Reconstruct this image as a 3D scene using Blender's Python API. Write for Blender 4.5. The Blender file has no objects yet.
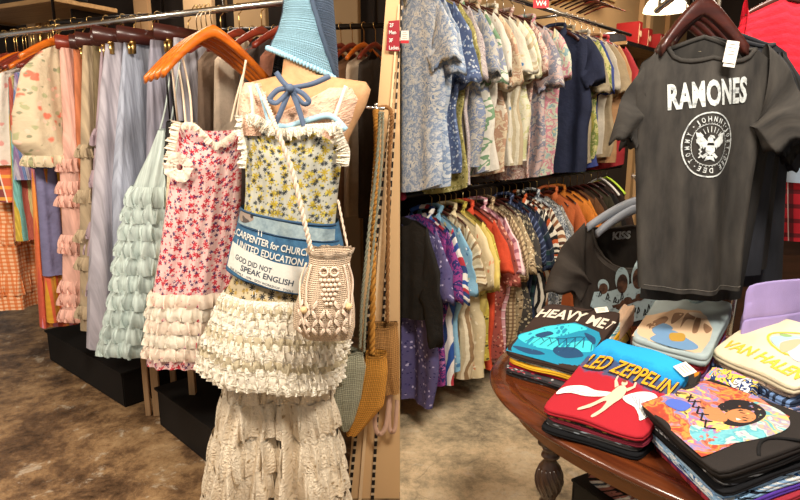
import bpy, bmesh, math, random
from mathutils import Vector, Matrix
C = bpy.context.scene.collection
SC = bpy.context.scene
# ---------------------------------------------------------------- camera, world, lights
F = 600.0; PITCH = math.atan(125/600); CP, SP = math.cos(PITCH), math.sin(PITCH); EYE = 1.55
cam_d = bpy.data.cameras.new('camera'); cam = bpy.data.objects.new('camera', cam_d); C.objects.link(cam)
cam.location = (0, 0, EYE); cam.rotation_euler = (math.pi/2 - PITCH, 0, 0)
cam_d.sensor_width = 36; cam_d.lens = 36*F/800; cam_d.clip_start = .05
SC.camera = cam
SC.view_settings.view_transform = 'Standard'; SC.view_settings.look = 'None'
SC.view_settings.gamma = 1; SC.view_settings.use_curve_mapping = False
SC.view_settings.exposure = 0.28
w = bpy.data.worlds.new('world'); SC.world = w; w.use_nodes = True
w.node_tree.nodes['Background'].inputs[0].default_value = (1.0, .93, .84, 1)
w.node_tree.nodes['Background'].inputs[1].default_value = .33
def area(name, loc, target, sx, sy, power, col):
    d = bpy.data.lights.new(name, 'AREA'); d.shape = 'RECTANGLE'; d.size = sx; d.size_y = sy; d.energy = power; d.color = col
    o = bpy.data.objects.new(name, d); C.objects.link(o); o.location = loc
    o.rotation_euler = (Vector(target)-Vector(loc)).to_track_quat('-Z', 'Y').to_euler(); return o
WARM = (1, .87, .72); NEUT = (1, .92, .82)
area('ceiling_light_left', (-1.0, .75, 2.75), (-.8, 2.2, 1.1), .4, .25, 38, WARM)
area('ceiling_light_left_back', (-2.5, 1.3, 2.8), (-2.0, 2.9, .3), .6, .4, 46, WARM)
area('ceiling_light_left_rear', (-1.6, 4.6, 2.85), (-1.3, 4.2, 1.2), 1.2, .3, 14, WARM)
area('ceiling_light_right', (.6, .5, 2.8), (.7, 2.2, .8), .6, .35, 60, NEUT)
area('ceiling_light_right_aisle', (1.7, 2.3, 2.9), (.8, 3.6, .9), .9, .5, 52, WARM)
area('ceiling_light_right_far', (2.0, 4.6, 2.85), (2.0, 5.0, 1.5), .8, .6, 32, WARM)

def ray(px, py):
    x = (px-400)/F; y = -(py-250)/F
    return Vector((x, CP+y*SP, -SP+y*CP))
def at(px, py, Y):
    d = ray(px, py); d = d*(Y/d.y); return Vector((d.x, d.y, d.z+EYE))
def atz(px, py, z):
    d = ray(px, py); d = d*((z-EYE)/d.z); return Vector((d.x, d.y, z))
def rnd(a, b): return random.uniform(a, b)

# ---------------------------------------------------------------- materials
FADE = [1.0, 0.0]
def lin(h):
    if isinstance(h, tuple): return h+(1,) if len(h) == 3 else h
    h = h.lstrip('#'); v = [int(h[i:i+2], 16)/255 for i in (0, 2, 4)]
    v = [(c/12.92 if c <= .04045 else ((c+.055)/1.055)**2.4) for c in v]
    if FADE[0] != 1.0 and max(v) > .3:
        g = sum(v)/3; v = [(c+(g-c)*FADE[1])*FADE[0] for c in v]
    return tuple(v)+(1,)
class NB:
    def __init__(s, nt): s.nt = nt
    def n(s, t, **kw):
        nd = s.nt.nodes.new(t)
        for k, v in kw.items(): setattr(nd, k, v)
        return nd
    def put(s, sock, v):
        if isinstance(v, bpy.types.NodeSocket): s.nt.links.new(v, sock)
        elif v is not None: sock.default_value = v
    def uv(s): return s.n('ShaderNodeTexCoord').outputs['UV']
    def obj(s): return s.n('ShaderNodeTexCoord').outputs['Object']
    def vmap(s, v, scale=(1, 1, 1), loc=(0, 0, 0), rot=(0, 0, 0)):
        m = s.n('ShaderNodeMapping'); s.put(m.inputs[0], v); m.inputs['Scale'].default_value = scale
        m.inputs['Location'].default_value = loc; m.inputs['Rotation'].default_value = rot; return m.outputs[0]
    def noise(s, v, scale, detail=2, rough=.5, out=0):
        m = s.n('ShaderNodeTexNoise'); s.put(m.inputs['Vector'], v); m.inputs['Scale'].default_value = scale
        m.inputs['Detail'].default_value = detail; m.inputs['Roughness'].default_value = rough; return m.outputs[out]
    def vor(s, v, scale, feat='F1', out='Distance', r=1.0):
        m = s.n('ShaderNodeTexVoronoi', feature=feat); s.put(m.inputs['Vector'], v); m.inputs['Scale'].default_value = scale
        m.inputs['Randomness'].default_value = r; return m.outputs[out]
    def math(s, op, a, b=None, clamp=False):
        m = s.n('ShaderNodeMath', operation=op); m.use_clamp = clamp; s.put(m.inputs[0], a)
        if b is not None: s.put(m.inputs[1], b)
        return m.outputs[0]
    def mix(s, f, a, b):
        m = s.n('ShaderNodeMix', data_type='RGBA'); s.put(m.inputs[0], f); s.put(m.inputs[6], a); s.put(m.inputs[7], b); return m.outputs[2]
    def ramp(s, f, stops, interp='LINEAR'):
        m = s.n('ShaderNodeValToRGB'); e = m.color_ramp; e.interpolation = interp
        while len(e.elements) < len(stops): e.elements.new(.5)
        for el, (p, c) in zip(e.elements, stops): el.position = p; el.color = c
        s.put(m.inputs[0], f); return m.outputs[0]
    def sep(s, v):
        m = s.n('ShaderNodeSeparateXYZ'); s.put(m.inputs[0], v); return m.outputs
    def below(s, v, t, soft=.03):
        m = s.n('ShaderNodeMapRange'); s.put(m.inputs[0], v); m.inputs[1].default_value = t+soft; m.inputs[2].default_value = t-soft
        m.inputs[3].default_value = 0; m.inputs[4].default_value = 1; return m.outputs[0]
    def warp(s, v, scale, amt):
        nz = s.noise(v, scale, 2, .5, 1)
        m = s.n('ShaderNodeVectorMath', operation='SUBTRACT'); s.put(m.inputs[0], nz); m.inputs[1].default_value = (.5, .5, .5)
        k = s.n('ShaderNodeVectorMath', operation='SCALE'); s.put(k.inputs[0], m.outputs[0]); k.inputs[3].default_value = amt
        a = s.n('ShaderNodeVectorMath', operation='ADD'); s.put(a.inputs[0], v); s.put(a.inputs[1], k.outputs[0]); return a.outputs[0]
MATS = {}
def material(key, colfn, rough=.85, sheer=0, bump=None, metal=0, emit=0, spec=.3, trans=0):
    if key in MATS: return MATS[key]
    m = bpy.data.materials.new(key); m.use_nodes = True; nt = m.node_tree; b = NB(nt)
    bs = nt.nodes['Principled BSDF']; bs.inputs['Roughness'].default_value = rough; bs.inputs['Metallic'].default_value = metal
    bs.inputs['Specular IOR Level'].default_value = spec
    col = colfn(b) if callable(colfn) else lin(colfn)
    b.put(bs.inputs['Base Color'], col)
    if sheer: bs.inputs['Alpha'].default_value = 1-sheer
    if emit: b.put(bs.inputs['Emission Color'], col); bs.inputs['Emission Strength'].default_value = emit
    if bump:
        h, st, dist = bump(b); bn = b.n('ShaderNodeBump'); bn.inputs['Strength'].default_value = st; bn.inputs['Distance'].default_value = dist
        b.put(bn.inputs['Height'], h); b.put(bs.inputs['Normal'], bn.outputs[0])
    MATS[key] = m; return m
def weave(b): return b.noise(b.uv(), 500, 2), .35, .002
def crumple(b): return b.noise(b.uv(), 28, 3, .6), .5, .012
def crochet_bump(b):
    x, y, z = b.sep(b.uv()); h = b.math('MULTIPLY', b.math('SINE', b.math('MULTIPLY', x, 520)), b.math('SINE', b.math('MULTIPLY', y, 520)))
    return b.math('ABSOLUTE', h), .9, .006
def lace_bump(b): return b.vor(b.warp(b.uv(), 60, .02), 130), .8, .006
# pattern colour functions: the cloth's own dye and print
def solid(c, var=.12):
    def f(b):
        n = b.noise(b.uv(), 9, 4, .6); c0 = lin(c); d = tuple(x*(1-var*2) for x in c0[:3])+(1,); e = tuple(min(1, x*(1+var)) for x in c0[:3])+(1,)
        return b.ramp(n, [(.3, d), (.7, e)])
    return f
def floral(cols, sc=30, r=.28, wash=.12):
    def f(b):
        v = b.uv(); c = b.mix(b.math('MULTIPLY', b.noise(v, 14, 3), wash*2), lin(cols[0]), lin('#8a8078'))
        for i, k in enumerate(cols[1:]):
            vv = b.warp(b.vmap(v, (1, 1, 1), (i*3.71, i*1.37, i)), sc*1.6, .35/sc*1.4)
            d = b.vor(vv, sc*(1+.22*i)); c = b.mix(b.below(d, r*(1-.1*i), .04), c, lin(k))
        return c
    return f
def blossoms(cols, sc=30, r=.3, petals=5, wash=.1, centre=None):
    def f(b):
        v = b.uv(); c = b.mix(b.math('MULTIPLY', b.noise(v, 14, 3), wash*2), lin(cols[0]), lin('#8a8078'))
        for i, k in enumerate(cols[1:]):
            vv = b.vmap(v, (1, 1, 1), (i*3.713, i*1.37, 0)); s_ = sc*(1+.3*i)
            vn = b.n('ShaderNodeTexVoronoi'); vn.voronoi_dimensions = '2D'; b.put(vn.inputs['Vector'], vv); vn.inputs['Scale'].default_value = s_
            df = b.n('ShaderNodeVectorMath', operation='SUBTRACT'); b.put(df.inputs[0], vv); b.put(df.inputs[1], vn.outputs['Position']); x, y, z = b.sep(df.outputs[0])
            ang = b.math('ARCTAN2', y, x); w = b.math('ABSOLUTE', b.math('SINE', b.math('MULTIPLY', b.math('ADD', ang, i*1.3), petals/2)))
            thr = b.math('MULTIPLY', b.math('ADD', .3, b.math('MULTIPLY', w, .75)), r*(1-.18*i))
            m = b.below(b.math('SUBTRACT', vn.outputs['Distance'], thr), 0, .03); c = b.mix(m, c, lin(k))
        return c
    return f
def blotch(cols, sc=8, warp=.1, seed=0, interp='CONSTANT'):
    def f(b):
        v = b.vmap(b.uv(), (1, 1, 1), (seed*1.7, seed*.9, seed)); v = b.warp(v, sc, warp); n = b.noise(v, sc, 3, .6)
        k = len(cols); st = [(0 if i == 0 else .34+.34*i/k, lin(c)) for i, c in enumerate(cols)]
        return b.ramp(n, st, interp)
    return f
def stripes(cols, period=.06, axis=0, warp=0, wob=3):
    def f(b):
        v = b.uv()
        if warp: v = b.warp(v, wob, warp)
        x = b.sep(v)[axis]; fr = b.math('FRACT', b.math('MULTIPLY', b.math('ADD', x, 5), 1/period))
        return b.ramp(fr, [(i/len(cols), lin(c)) for i, c in enumerate(cols)], 'CONSTANT')
    return f
def plaid(base, lines):
    def f(b):
        x, y, z = b.sep(b.uv()); c = lin(base)
        for (col, ax, per, wd) in lines:
            fr = b.math('FRACT', b.math('MULTIPLY', b.math('ADD', (x, y)[ax], 5), 1/per))
            c = b.mix(b.math('MULTIPLY', b.below(fr, wd, .01), .75), c, lin(col))
        return c
    return f
def crochet(c, dark=.55):
    def f(b):
        x, y, z = b.sep(b.uv()); h = b.math('ABSOLUTE', b.math('MULTIPLY', b.math('SINE', b.math('MULTIPLY', x, 380)), b.math('SINE', b.math('MULTIPLY', y, 380))))
        c0 = lin(c); return b.mix(b.below(h, .18, .12), c0, tuple(q*dark for q in c0[:3])+(1,))
    return f
def lace(c, gap='#8c7a64', sc=70, t=.16):
    def f(b):
        v = b.warp(b.uv(), sc*.6, .02); d = b.vor(v, sc, 'DISTANCE_TO_EDGE'); n = b.noise(b.uv(), 16, 2)
        m = b.math('MULTIPLY', b.below(b.vor(v, sc), t, .08), b.below(n, .55, .1)); return b.mix(m, lin(c), lin(gap))
    return f
def wood(c1, c2, sc=6, ax=0, use='Object'):
    def f(b):
        v = b.obj() if use == 'Object' else b.uv(); s = [40, 40, 40]; s[ax] = 3
        n = b.noise(b.vmap(v, tuple(s)), sc/6, 5, .6); return b.ramp(n, [(.3, lin(c1)), (.7, lin(c2))])
    return f

# ---------------------------------------------------------------- object helpers
def tagit(o, label=None, cat=None, group=None, kind=None):
    if label: o['label'] = label
    if cat: o['category'] = cat
    if group: o['group'] = group
    if kind: o['kind'] = kind
    return o
def empty(name, loc, label, cat, group=None, rz=0):
    o = bpy.data.objects.new(name, None); C.objects.link(o); o.location = loc; o.rotation_euler = (0, 0, rz); o.empty_display_size = .05
    return tagit(o, label, cat, group)
def link(name, bm, mat, parent=None, smooth=True, recalc=True):
    if recalc: bmesh.ops.recalc_face_normals(bm, faces=bm.faces)
    me = bpy.data.meshes.new(name); bm.to_mesh(me); bm.free()
    for p in me.polygons: p.use_smooth = smooth
    mats = mat if isinstance(mat, (list, tuple)) else [mat]
    for m in mats: me.materials.append(m)
    o = bpy.data.objects.new(name, me); C.objects.link(o)
    if parent: o.parent = parent
    return o
def copy_tree(o, parent=None):
    c = o.copy(); C.objects.link(c)
    if parent: c.parent = parent
    for ch in o.children: copy_tree(ch, c)
    return c
def box(bm, c, s, rz=0, bev=0, mi=0):
    M = Matrix.Translation(c) @ Matrix.Rotation(rz, 4, 'Z') @ Matrix.Diagonal((s[0], s[1], s[2], 1))
    r = bmesh.ops.create_cube(bm, size=1, matrix=M)
    fs = list({f for v in r['verts'] for f in v.link_faces})
    for f in fs: f.material_index = mi
    if bev:
        es = list({e for v in r['verts'] for e in v.link_edges})
        bmesh.ops.bevel(bm, geom=es, offset=bev, segments=2, affect='EDGES')
def tube(bm, pts, r, n=8, cap=True, mi=0):
    pts = [Vector(p) for p in pts]; rs = r if isinstance(r, (list, tuple)) else [r]*len(pts); rings = []
    up = Vector((0, 0, 1)); prev = None
    for i, p in enumerate(pts):
        t = (pts[min(i+1, len(pts)-1)]-pts[max(i-1, 0)]).normalized()
        a = prev if prev is not None else (up if abs(t.z) < .9 else Vector((1, 0, 0)))
        a = (a - t*a.dot(t)).normalized(); b = t.cross(a); prev = a
        rings.append([bm.verts.new(p+(a*math.cos(2*math.pi*k/n)+b*math.sin(2*math.pi*k/n))*rs[i]) for k in range(n)])
    for i in range(len(rings)-1):
        for k in range(n):
            bm.faces.new((rings[i][k], rings[i][(k+1) % n], rings[i+1][(k+1) % n], rings[i+1][k])).material_index = mi
    if cap:
        bm.faces.new(rings[0]).material_index = mi; bm.faces.new(rings[-1]).material_index = mi
def spline(pts, n=6):
    pts = [Vector(p) for p in pts]; out = []
    P = [pts[0]]+pts+[pts[-1]]
    for i in range(1, len(P)-2):
        for k in range(n):
            t = k/n; a, b, c, d = P[i-1], P[i], P[i+1], P[i+2]
            out.append(.5*((2*b)+(c-a)*t+(2*a-5*b+4*c-d)*t*t+(3*b-a-3*c+d)*t**3))
    out.append(pts[-1]); return out
def lathe(bm, prof, c=(0, 0, 0), n=24):
    rings = [[bm.verts.new((c[0]+r*math.cos(2*math.pi*k/n), c[1]+r*math.sin(2*math.pi*k/n), c[2]+z)) for k in range(n)] for r, z in prof]
    for i in range(len(rings)-1):
        for k in range(n): bm.faces.new((rings[i][k], rings[i][(k+1) % n], rings[i+1][(k+1) % n], rings[i+1][k]))
    bm.faces.new(rings[0]); bm.faces.new(rings[-1])
def interp(tab, x):
    if x <= tab[0][0]: return tab[0][1:]
    for a, b in zip(tab, tab[1:]):
        if x <= b[0]:
            t = (x-a[0])/(b[0]-a[0]); t = t*t*(3-2*t)*.5+t*.5
            return tuple(p+(q-p)*t for p, q in zip(a[1:], b[1:]))
    return tab[-1][1:]

# ---------------------------------------------------------------- cloth tube on a hanger
class Cloth:
    """rows: (v 0..1, z, centre x, half width, half depth); top(x) drops the shoulder, scoop lowers the front neck"""
    tail = 0; wob = 0
    def __init__(s, rows, fold=.02, k=(5, 9, 14), drop=.1, neck=.08, scoop=.05, seed=1, tiers=0, tamp=0, cdir=0, power=1.0):
        R = random.Random(seed); s.rows = rows; s.fold = fold; s.drop = drop; s.neck = neck; s.scoop = scoop; s.tiers = tiers; s.tamp = tamp
        s.f = [(kk*R.uniform(.8, 1.2), R.uniform(0, 6.28), R.uniform(.5, 1)/(1+i*.55), R.uniform(-1.5, 1.5)) for i, kk in enumerate(k)]
        s.g = [(kk*R.uniform(.8, 1.2), R.uniform(0, 6.28), R.uniform(.3, .7)/(1+i*.5), R.uniform(-1, 1)) for i, kk in enumerate(k)]
        s.cdir = cdir; s.power = power
    def P(s, u, v, side):
        z, cx, hw, hd = interp(s.rows, v); x = u*hw; q = math.sqrt(max(0, 1-u*u))
        A = s.fold*min(1, .12+v*1.3)
        y = sum(a*math.sin(k*u+p+d*v) for k, p, a, d in s.f)*A*.7 + side*hd*q**.8 + side*q*A*.5*sum(a*math.sin(k*u+p+d*v) for k, p, a, d in s.g)
        if s.tiers:
            fr = (v*s.tiers) % 1.0; y += side*q*s.tamp*fr*(.7+.5*math.sin(u*38+int(v*s.tiers)*2)); x += u*s.tamp*fr*.7
        if s.wob: x += u*abs(u)*A*.55*math.sin(s.f[0][1]*3+v*7)+A*.35*u*math.sin(s.g[0][1]*5+v*15)
        fade = (1-v)**3; zt = -s.drop*abs(u)**1.25
        if abs(x) < s.neck: zt -= s.scoop*(1 if side < 0 else .25)*(1-(x/s.neck)**2)**.6
        return Vector((cx+x, y+s.cdir*v, z+zt*fade-s.tail*(1-u*u)*v**4))
    def v_at(s, z):
        for a, b in zip(s.rows, s.rows[1:]):
            if z <= a[1] and z >= b[1]:
                lo, hi = a[0], b[0]
                for _ in range(18):
                    m = (lo+hi)/2
                    if interp(s.rows, m)[0] > z: lo = m
                    else: hi = m
                return (lo+hi)/2
        return 0 if z > s.rows[0][1] else 1
    def front(s, x, z, off=.002):
        v = s.v_at(z)
        for _ in range(4):
            _, cx, hw, _ = interp(s.rows, v); u = max(-.999, min(.999, (x-cx)/hw)); p = s.P(u, v, -1); v = max(0, min(1, v+(p.z-z)*.8/abs(s.rows[-1][1]-s.rows[0][1])))
        return Vector((x, p.y-off, z))
    def mesh(s, bm, nu=40, nv=26, v0=0, v1=1, clamp=None, uvs=1.0):
        uvl = bm.loops.layers.uv.verify(); rings = []; UV = []
        for j in range(nv+1):
            v = v0+(v1-v0)*(j/nv); row = []; uvr = []
            for side, rng in ((-1, range(nu)), (1, range(nu))):
                for i in rng:
                    t = i/nu; u = -1+2*t if side < 0 else 1-2*t
                    u = .55*u+.45*math.sin(u*math.pi/2); p = s.P(u, v, side)
                    if clamp: p = clamp(p)
                    row.append(bm.verts.new(p)); _, cx, hw, hd = interp(s.rows, v)
                    uvr.append((side*.0+u*hw*1.1+(3 if side > 0 else 0), interp(s.rows, v)[0]))
            rings.append(row); UV.append(uvr)
        n = 2*nu
        for j in range(nv):
            for i in range(n):
                k = (i+1) % n; f = bm.faces.new((rings[j][i], rings[j][k], rings[j+1][k], rings[j+1][i]))
                for lp, (a, b) in zip(f.loops, ((j, i), (j, k), (j+1, k), (j+1, i))):
                    uu = UV[a][b]
                    if i == nu-1 and b == nu: uu = (uu[0]-3, uu[1])
                    if i == n-1 and b == 0: uu = (uu[0]+3, uu[1])
                    lp[uvl].uv = uu
        return rings
    def ring(s, v, N=120, out=0):
        pts = []
        for i in range(N):
            a = 2*math.pi*i/N; u = -math.cos(a) ; side = -1 if a < math.pi else 1
            u = max(-1, min(1, u)); p = s.P(u, v, side); nrm = Vector((u*1.0, side*math.sqrt(max(0, 1-u*u)), 0)); pts.append((p, nrm.normalized()))
        return pts
def ruffle(parent, cl, v, h, amp, freq, mat, N=260, name='ruffle', clamp=None, seed=0, flare=1.0, front_only=False):
    """a gathered strip sewn round the cloth tube at height v"""
    bm = bmesh.new(); uvl = bm.loops.layers.uv.verify(); R = random.Random(seed); rows = 5; ring = cl.ring(v, N); G = []
    ph = R.uniform(0, 6); n2 = [R.uniform(-.25, .25) for _ in range(N)]
    for r in range(rows):
        t = r/(rows-1); row = []
        for i, (p, nr) in enumerate(ring):
            a = 2*math.pi*i/N*freq+ph; wv = .7*math.sin(a)+.45*math.sin(a*1.63+1+ph)+.35*math.sin(a*2.9+ph)+n2[i]*.5
            o = amp*(.25+.6*math.sin(t*2.2))*flare+amp*.75*wv*t
            side = Vector((-nr.y, nr.x, 0)); q = p+nr*o+side*amp*.6*t*math.cos(a)+Vector((0, 0, -h*t+amp*.25*wv*t+.004*(1-t)))
            if clamp: q = clamp(q)
            row.append(bm.verts.new(q))
        G.append(row)
    for r in range(rows-1):
        for i in range(N):
            if front_only and not (-.05 < i/N < .55): continue
            k = (i+1) % N; f = bm.faces.new((G[r][i], G[r][k], G[r+1][k], G[r+1][i]))
            for lp, (a, b) in zip(f.loops, ((r, i), (r, i+1), (r+1, i+1), (r+1, i))): lp[uvl].uv = (b/N*1.4, -a/(rows-1)*h+v)
    return link(name, bm, mat, parent)
def sleeve(bm, S, E, h0, h1, th, seed=0, clamp=None, yoff=0, n=20, m=8, sag=.0):
    """short sleeve: S shoulder point, E middle of the cuff; h0/h1 heights of armhole and cuff"""
    uvl = bm.loops.layers.uv.verify(); R = random.Random(seed); S = Vector(S); E = Vector(E); d = (E-S); L = d.length; d.normalize()
    sx = 1 if d.x > 0 else -1
    perp = Vector((d.z*sx, 0, -d.x*sx)); perp = perp if perp.z < 0 else -perp
    rings = []; ph = R.uniform(0, 6)
    S2 = S+Vector((0, 0, -h0*.5))
    for j in range(m+1):
        t = j/m; c = S2.lerp(E, t); ax = Vector((0, 0, -1)).lerp(perp, min(1, t*1.5)).normalized(); hh = (h0+(h1-h0)*t)/2
        row = []
        for i in range(n):
            a = 2*math.pi*i/n; q = c+ax*math.cos(a)*hh+Vector((0, 1, 0))*(math.sin(a)*th*(.6+.6*t)+.012*t*math.sin(3*a+ph+4*t)+.01*math.sin(ax.dot(c)*30+ph))+d*(.012*t*math.sin(2*a+ph))
            q.z += .008*math.sin(a*5+ph)*t-sag*t*(1-t)
            if clamp: q = clamp(q)
            row.append(bm.verts.new(q))
        rings.append(row)
    for j in range(m):
        for i in range(n):
            k = (i+1) % n; f = bm.faces.new((rings[j][i], rings[j][k], rings[j+1][k], rings[j+1][i]))
            for lp, (a, b) in zip(f.loops, ((j, i), (j, i+1), (j+1, i+1), (j+1, i))): lp[uvl].uv = (a/m*L, math.cos(2*math.pi*b/n)*h0*.5+.3)
    # cuff turned inside
    inner = [bm.verts.new(v.co-d*.02+(S2.lerp(E, 1)-v.co)*.12) for v in rings[-1]]
    for i in range(n):
        k = (i+1) % n; f = bm.faces.new((rings[-1][i], rings[-1][k], inner[k], inner[i]))
        for lp in f.loops: lp[uvl].uv = (L, .3)

# ---------------------------------------------------------------- 2-D prints laid on cloth
_tc = {}
def text2d(s, bold=.0, spacing=1.0):
    key = (s, bold, spacing)
    if key not in _tc:
        cu = bpy.data.curves.new('t', 'FONT'); cu.body = s; cu.size = 1; cu.offset = bold; cu.space_character = spacing; cu.resolution_u = 3
        o = bpy.data.objects.new('t', cu); C.objects.link(o); dg = bpy.context.evaluated_depsgraph_get(); dg.update()
        me = o.evaluated_get(dg).to_mesh(); V = [(v.co.x, v.co.y) for v in me.vertices]; P = [tuple(p.vertices) for p in me.polygons]
        o.evaluated_get(dg).to_mesh_clear(); bpy.data.objects.remove(o); bpy.data.curves.remove(cu)
        xs = [v[0] for v in V] or [0]; _tc[key] = ([(x-min(xs), y) for x, y in V], P, max(xs)-min(xs))
    return _tc[key]
class Print:
    """flat 2-D shapes (metres), cut into a fine grid, then pushed on to the cloth by a map function"""
    def __init__(s): s.bm = bmesh.new(); s.n = 0
    def poly(s, pts, mi=0, smooth=False, n=5):
        if smooth:
            q = [Vector((p[0], p[1], 0)) for p in pts]; P = [q[-1]]+q+[q[0], q[1]]; out = []
            for i in range(1, len(P)-2):
                for k in range(n):
                    t = k/n; a, b, c, d = P[i-1], P[i], P[i+1], P[i+2]
                    out.append(.5*((2*b)+(c-a)*t+(2*a-5*b+4*c-d)*t*t+(3*b-a-3*c+d)*t**3))
            pts = [(p.x, p.y) for p in out]
        s.n += 1; vs = [s.bm.verts.new((x, y, s.n*1e-5)) for x, y in pts]
        try: f = s.bm.faces.new(vs); f.material_index = mi
        except Exception: return
        bmesh.ops.triangulate(s.bm, faces=[f])
    def ring(s, cx, cy, rx, ry, w, mi=0, n=40):
        a = [s.bm.verts.new((cx+rx*math.cos(2*math.pi*k/n), cy+ry*math.sin(2*math.pi*k/n), 0)) for k in range(n)]
        b = [s.bm.verts.new((cx+(rx-w)*math.cos(2*math.pi*k/n), cy+(ry-w)*math.sin(2*math.pi*k/n), 0)) for k in range(n)]
        for k in range(n): s.bm.faces.new((a[k], a[(k+1) % n], b[(k+1) % n], b[k])).material_index = mi
    def line(s, pts, w, mi=0):
        for (x0, y0), (x1, y1) in zip(pts, pts[1:]):
            d = math.hypot(x1-x0, y1-y0) or 1; nx, ny = -(y1-y0)/d*w/2, (x1-x0)/d*w/2
            s.poly([(x0+nx, y0+ny), (x1+nx, y1+ny), (x1-nx, y1-ny), (x0-nx, y0-ny)], mi)
    def ell(s, cx, cy, rx, ry, mi=0, rot=0, n=18):
        c, q = math.cos(rot), math.sin(rot)
        s.poly([(cx+rx*math.cos(t)*c-ry*math.sin(t)*q, cy+rx*math.cos(t)*q+ry*math.sin(t)*c) for t in [2*math.pi*k/n for k in range(n)]], mi)
    def text(s, txt, x, y, w=None, h=.05, mi=0, rot=0, bold=.02, anchor='l', shear=0, arc=0, spacing=1.0):
        V, P, W = text2d(txt, bold, spacing); sy = h/.73; sx = (w/W) if w else sy
        c, q = math.cos(rot), math.sin(rot); ox = -.5*W*sx if anchor == 'c' else 0; vs = []; s.n += 1
        for a, b in V:
            X = a*sx+ox; Y = b*sy; X += shear*Y; Y += arc*(1-((X-(ox+W*sx/2))/(W*sx/2))**2)
            vs.append(s.bm.verts.new((x+X*c-Y*q, y+X*q+Y*c, s.n*1e-5)))
        for p in P:
            try: s.bm.faces.new([vs[i] for i in p]).material_index = mi
            except Exception: pass
    def grid(s, step):
        xs = [v.co.x for v in s.bm.verts]; ys = [v.co.y for v in s.bm.verts]
        for k, (lo, hi) in enumerate(((min(xs), max(xs)), (min(ys), max(ys)))):
            t = lo+step/2
            while t < hi:
                co = (t, 0, 0) if k == 0 else (0, t, 0); no = (1, 0, 0) if k == 0 else (0, 1, 0)
                bmesh.ops.bisect_plane(s.bm, geom=s.bm.verts[:]+s.bm.edges[:]+s.bm.faces[:], plane_co=co, plane_no=no, dist=1e-6); t += step
    def make(s, name, mapfn, mats, parent, step=.02, label=None):
        s.grid(step); uvl = s.bm.loops.layers.uv.verify()
        for f in s.bm.faces:
            for lp in f.loops: lp[uvl].uv = (lp.vert.co.x, lp.vert.co.y)
        for v in s.bm.verts: v.co = mapfn(v.co.x, v.co.y, min(4, v.co.z*20000))
        o = link(name, s.bm, mats, parent, smooth=False, recalc=False)
        if label: o['label'] = label
        return o

# ---------------------------------------------------------------- hangers
def hanger_bm(hw=.21, drop=.085, th=.012, flat=.02, neck=.0, arch=.5):
    bm = bmesh.new(); N = 18; rings = []
    for i in range(N+1):
        u = -1+2*i/N; x = u*hw; z = -drop*(abs(u)**1.35)*(1)-.004; hh = flat*(1-.35*abs(u)); t = th*(1+.25*abs(u))
        y = -.02*u*u
        rings.append([bm.verts.new((x+q[0]*0, y+q[0]*t, z+q[1]*hh)) for q in ((-1, -.7), (-.6, -1), (.6, -1), (1, -.7), (1, .7), (.6, 1), (-.6, 1), (-1, .7))])
    for i in range(N):
        for k in range(8): bm.faces.new((rings[i][k], rings[i][(k+1) % 8], rings[i+1][(k+1) % 8], rings[i+1][k]))
    bm.faces.new(rings[0]); bm.faces.new(rings[-1]); return bm
def hook_bm(h=.085, r=.0022, R=.02):
    bm = bmesh.new(); pts = [(0, 0, 0), (0, 0, h-R*1.6)]
    for k in range(10):
        a = math.radians(-60+k*27); pts.append((R*math.cos(a)*1.0-.0, 0, h-R+R*math.sin(a)))
    pts = [(0, 0, 0), (0, 0, h-2.2*R)]+[(-R*math.cos(math.radians(-100+k*26)) , 0, h-R+R*math.sin(math.radians(-100+k*26))) for k in range(1, 10)]
    tube(bm, pts, r, 6); return bm
_hc = {}
def hanger(x, y, zrail, ang, mat, hookmat, label, group, hw=.21, drop=.085, flat=.02, h=.085, th=.009):
    """hanger hooked on a rail whose top is at zrail"""
    key = (hw, drop, flat, h, th, mat.name)
    if key not in _hc:
        r = empty('clothes_hanger', (0, 0, 0), label, 'clothes hanger', group)
        link('shoulder_bar', hanger_bm(hw, drop, th, flat), mat, r); link('hook', hook_bm(h), hookmat, r); _hc[key] = r; o = r
    else: o = copy_tree(_hc[key])
    o.location = (x, y, zrail-h+.004); o.rotation_euler = (0, 0, ang); tagit(o, label, 'clothes hanger', group); return o
WOOD_D = material('dark_hanger_wood', wood('#2c1412', '#4a2018'), .3, spec=.5)
WOOD_O = material('orange_hanger_wood', wood('#b5520f', '#d9761f'), .3, spec=.5)
WOOD_M = material('mahogany_hanger_wood', wood('#5a1d12', '#8a3320'), .3, spec=.5)
CHROME = material('chrome', '#c9c6c0', .22, metal=1)
BRASS = material('brass_wire', '#c9a565', .3, metal=1)
DARKMET = material('dark_metal', '#2a2623', .4, metal=.8)
GREYPL = material('grey_plastic_hanger', '#9aa0aa', .4)
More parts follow.
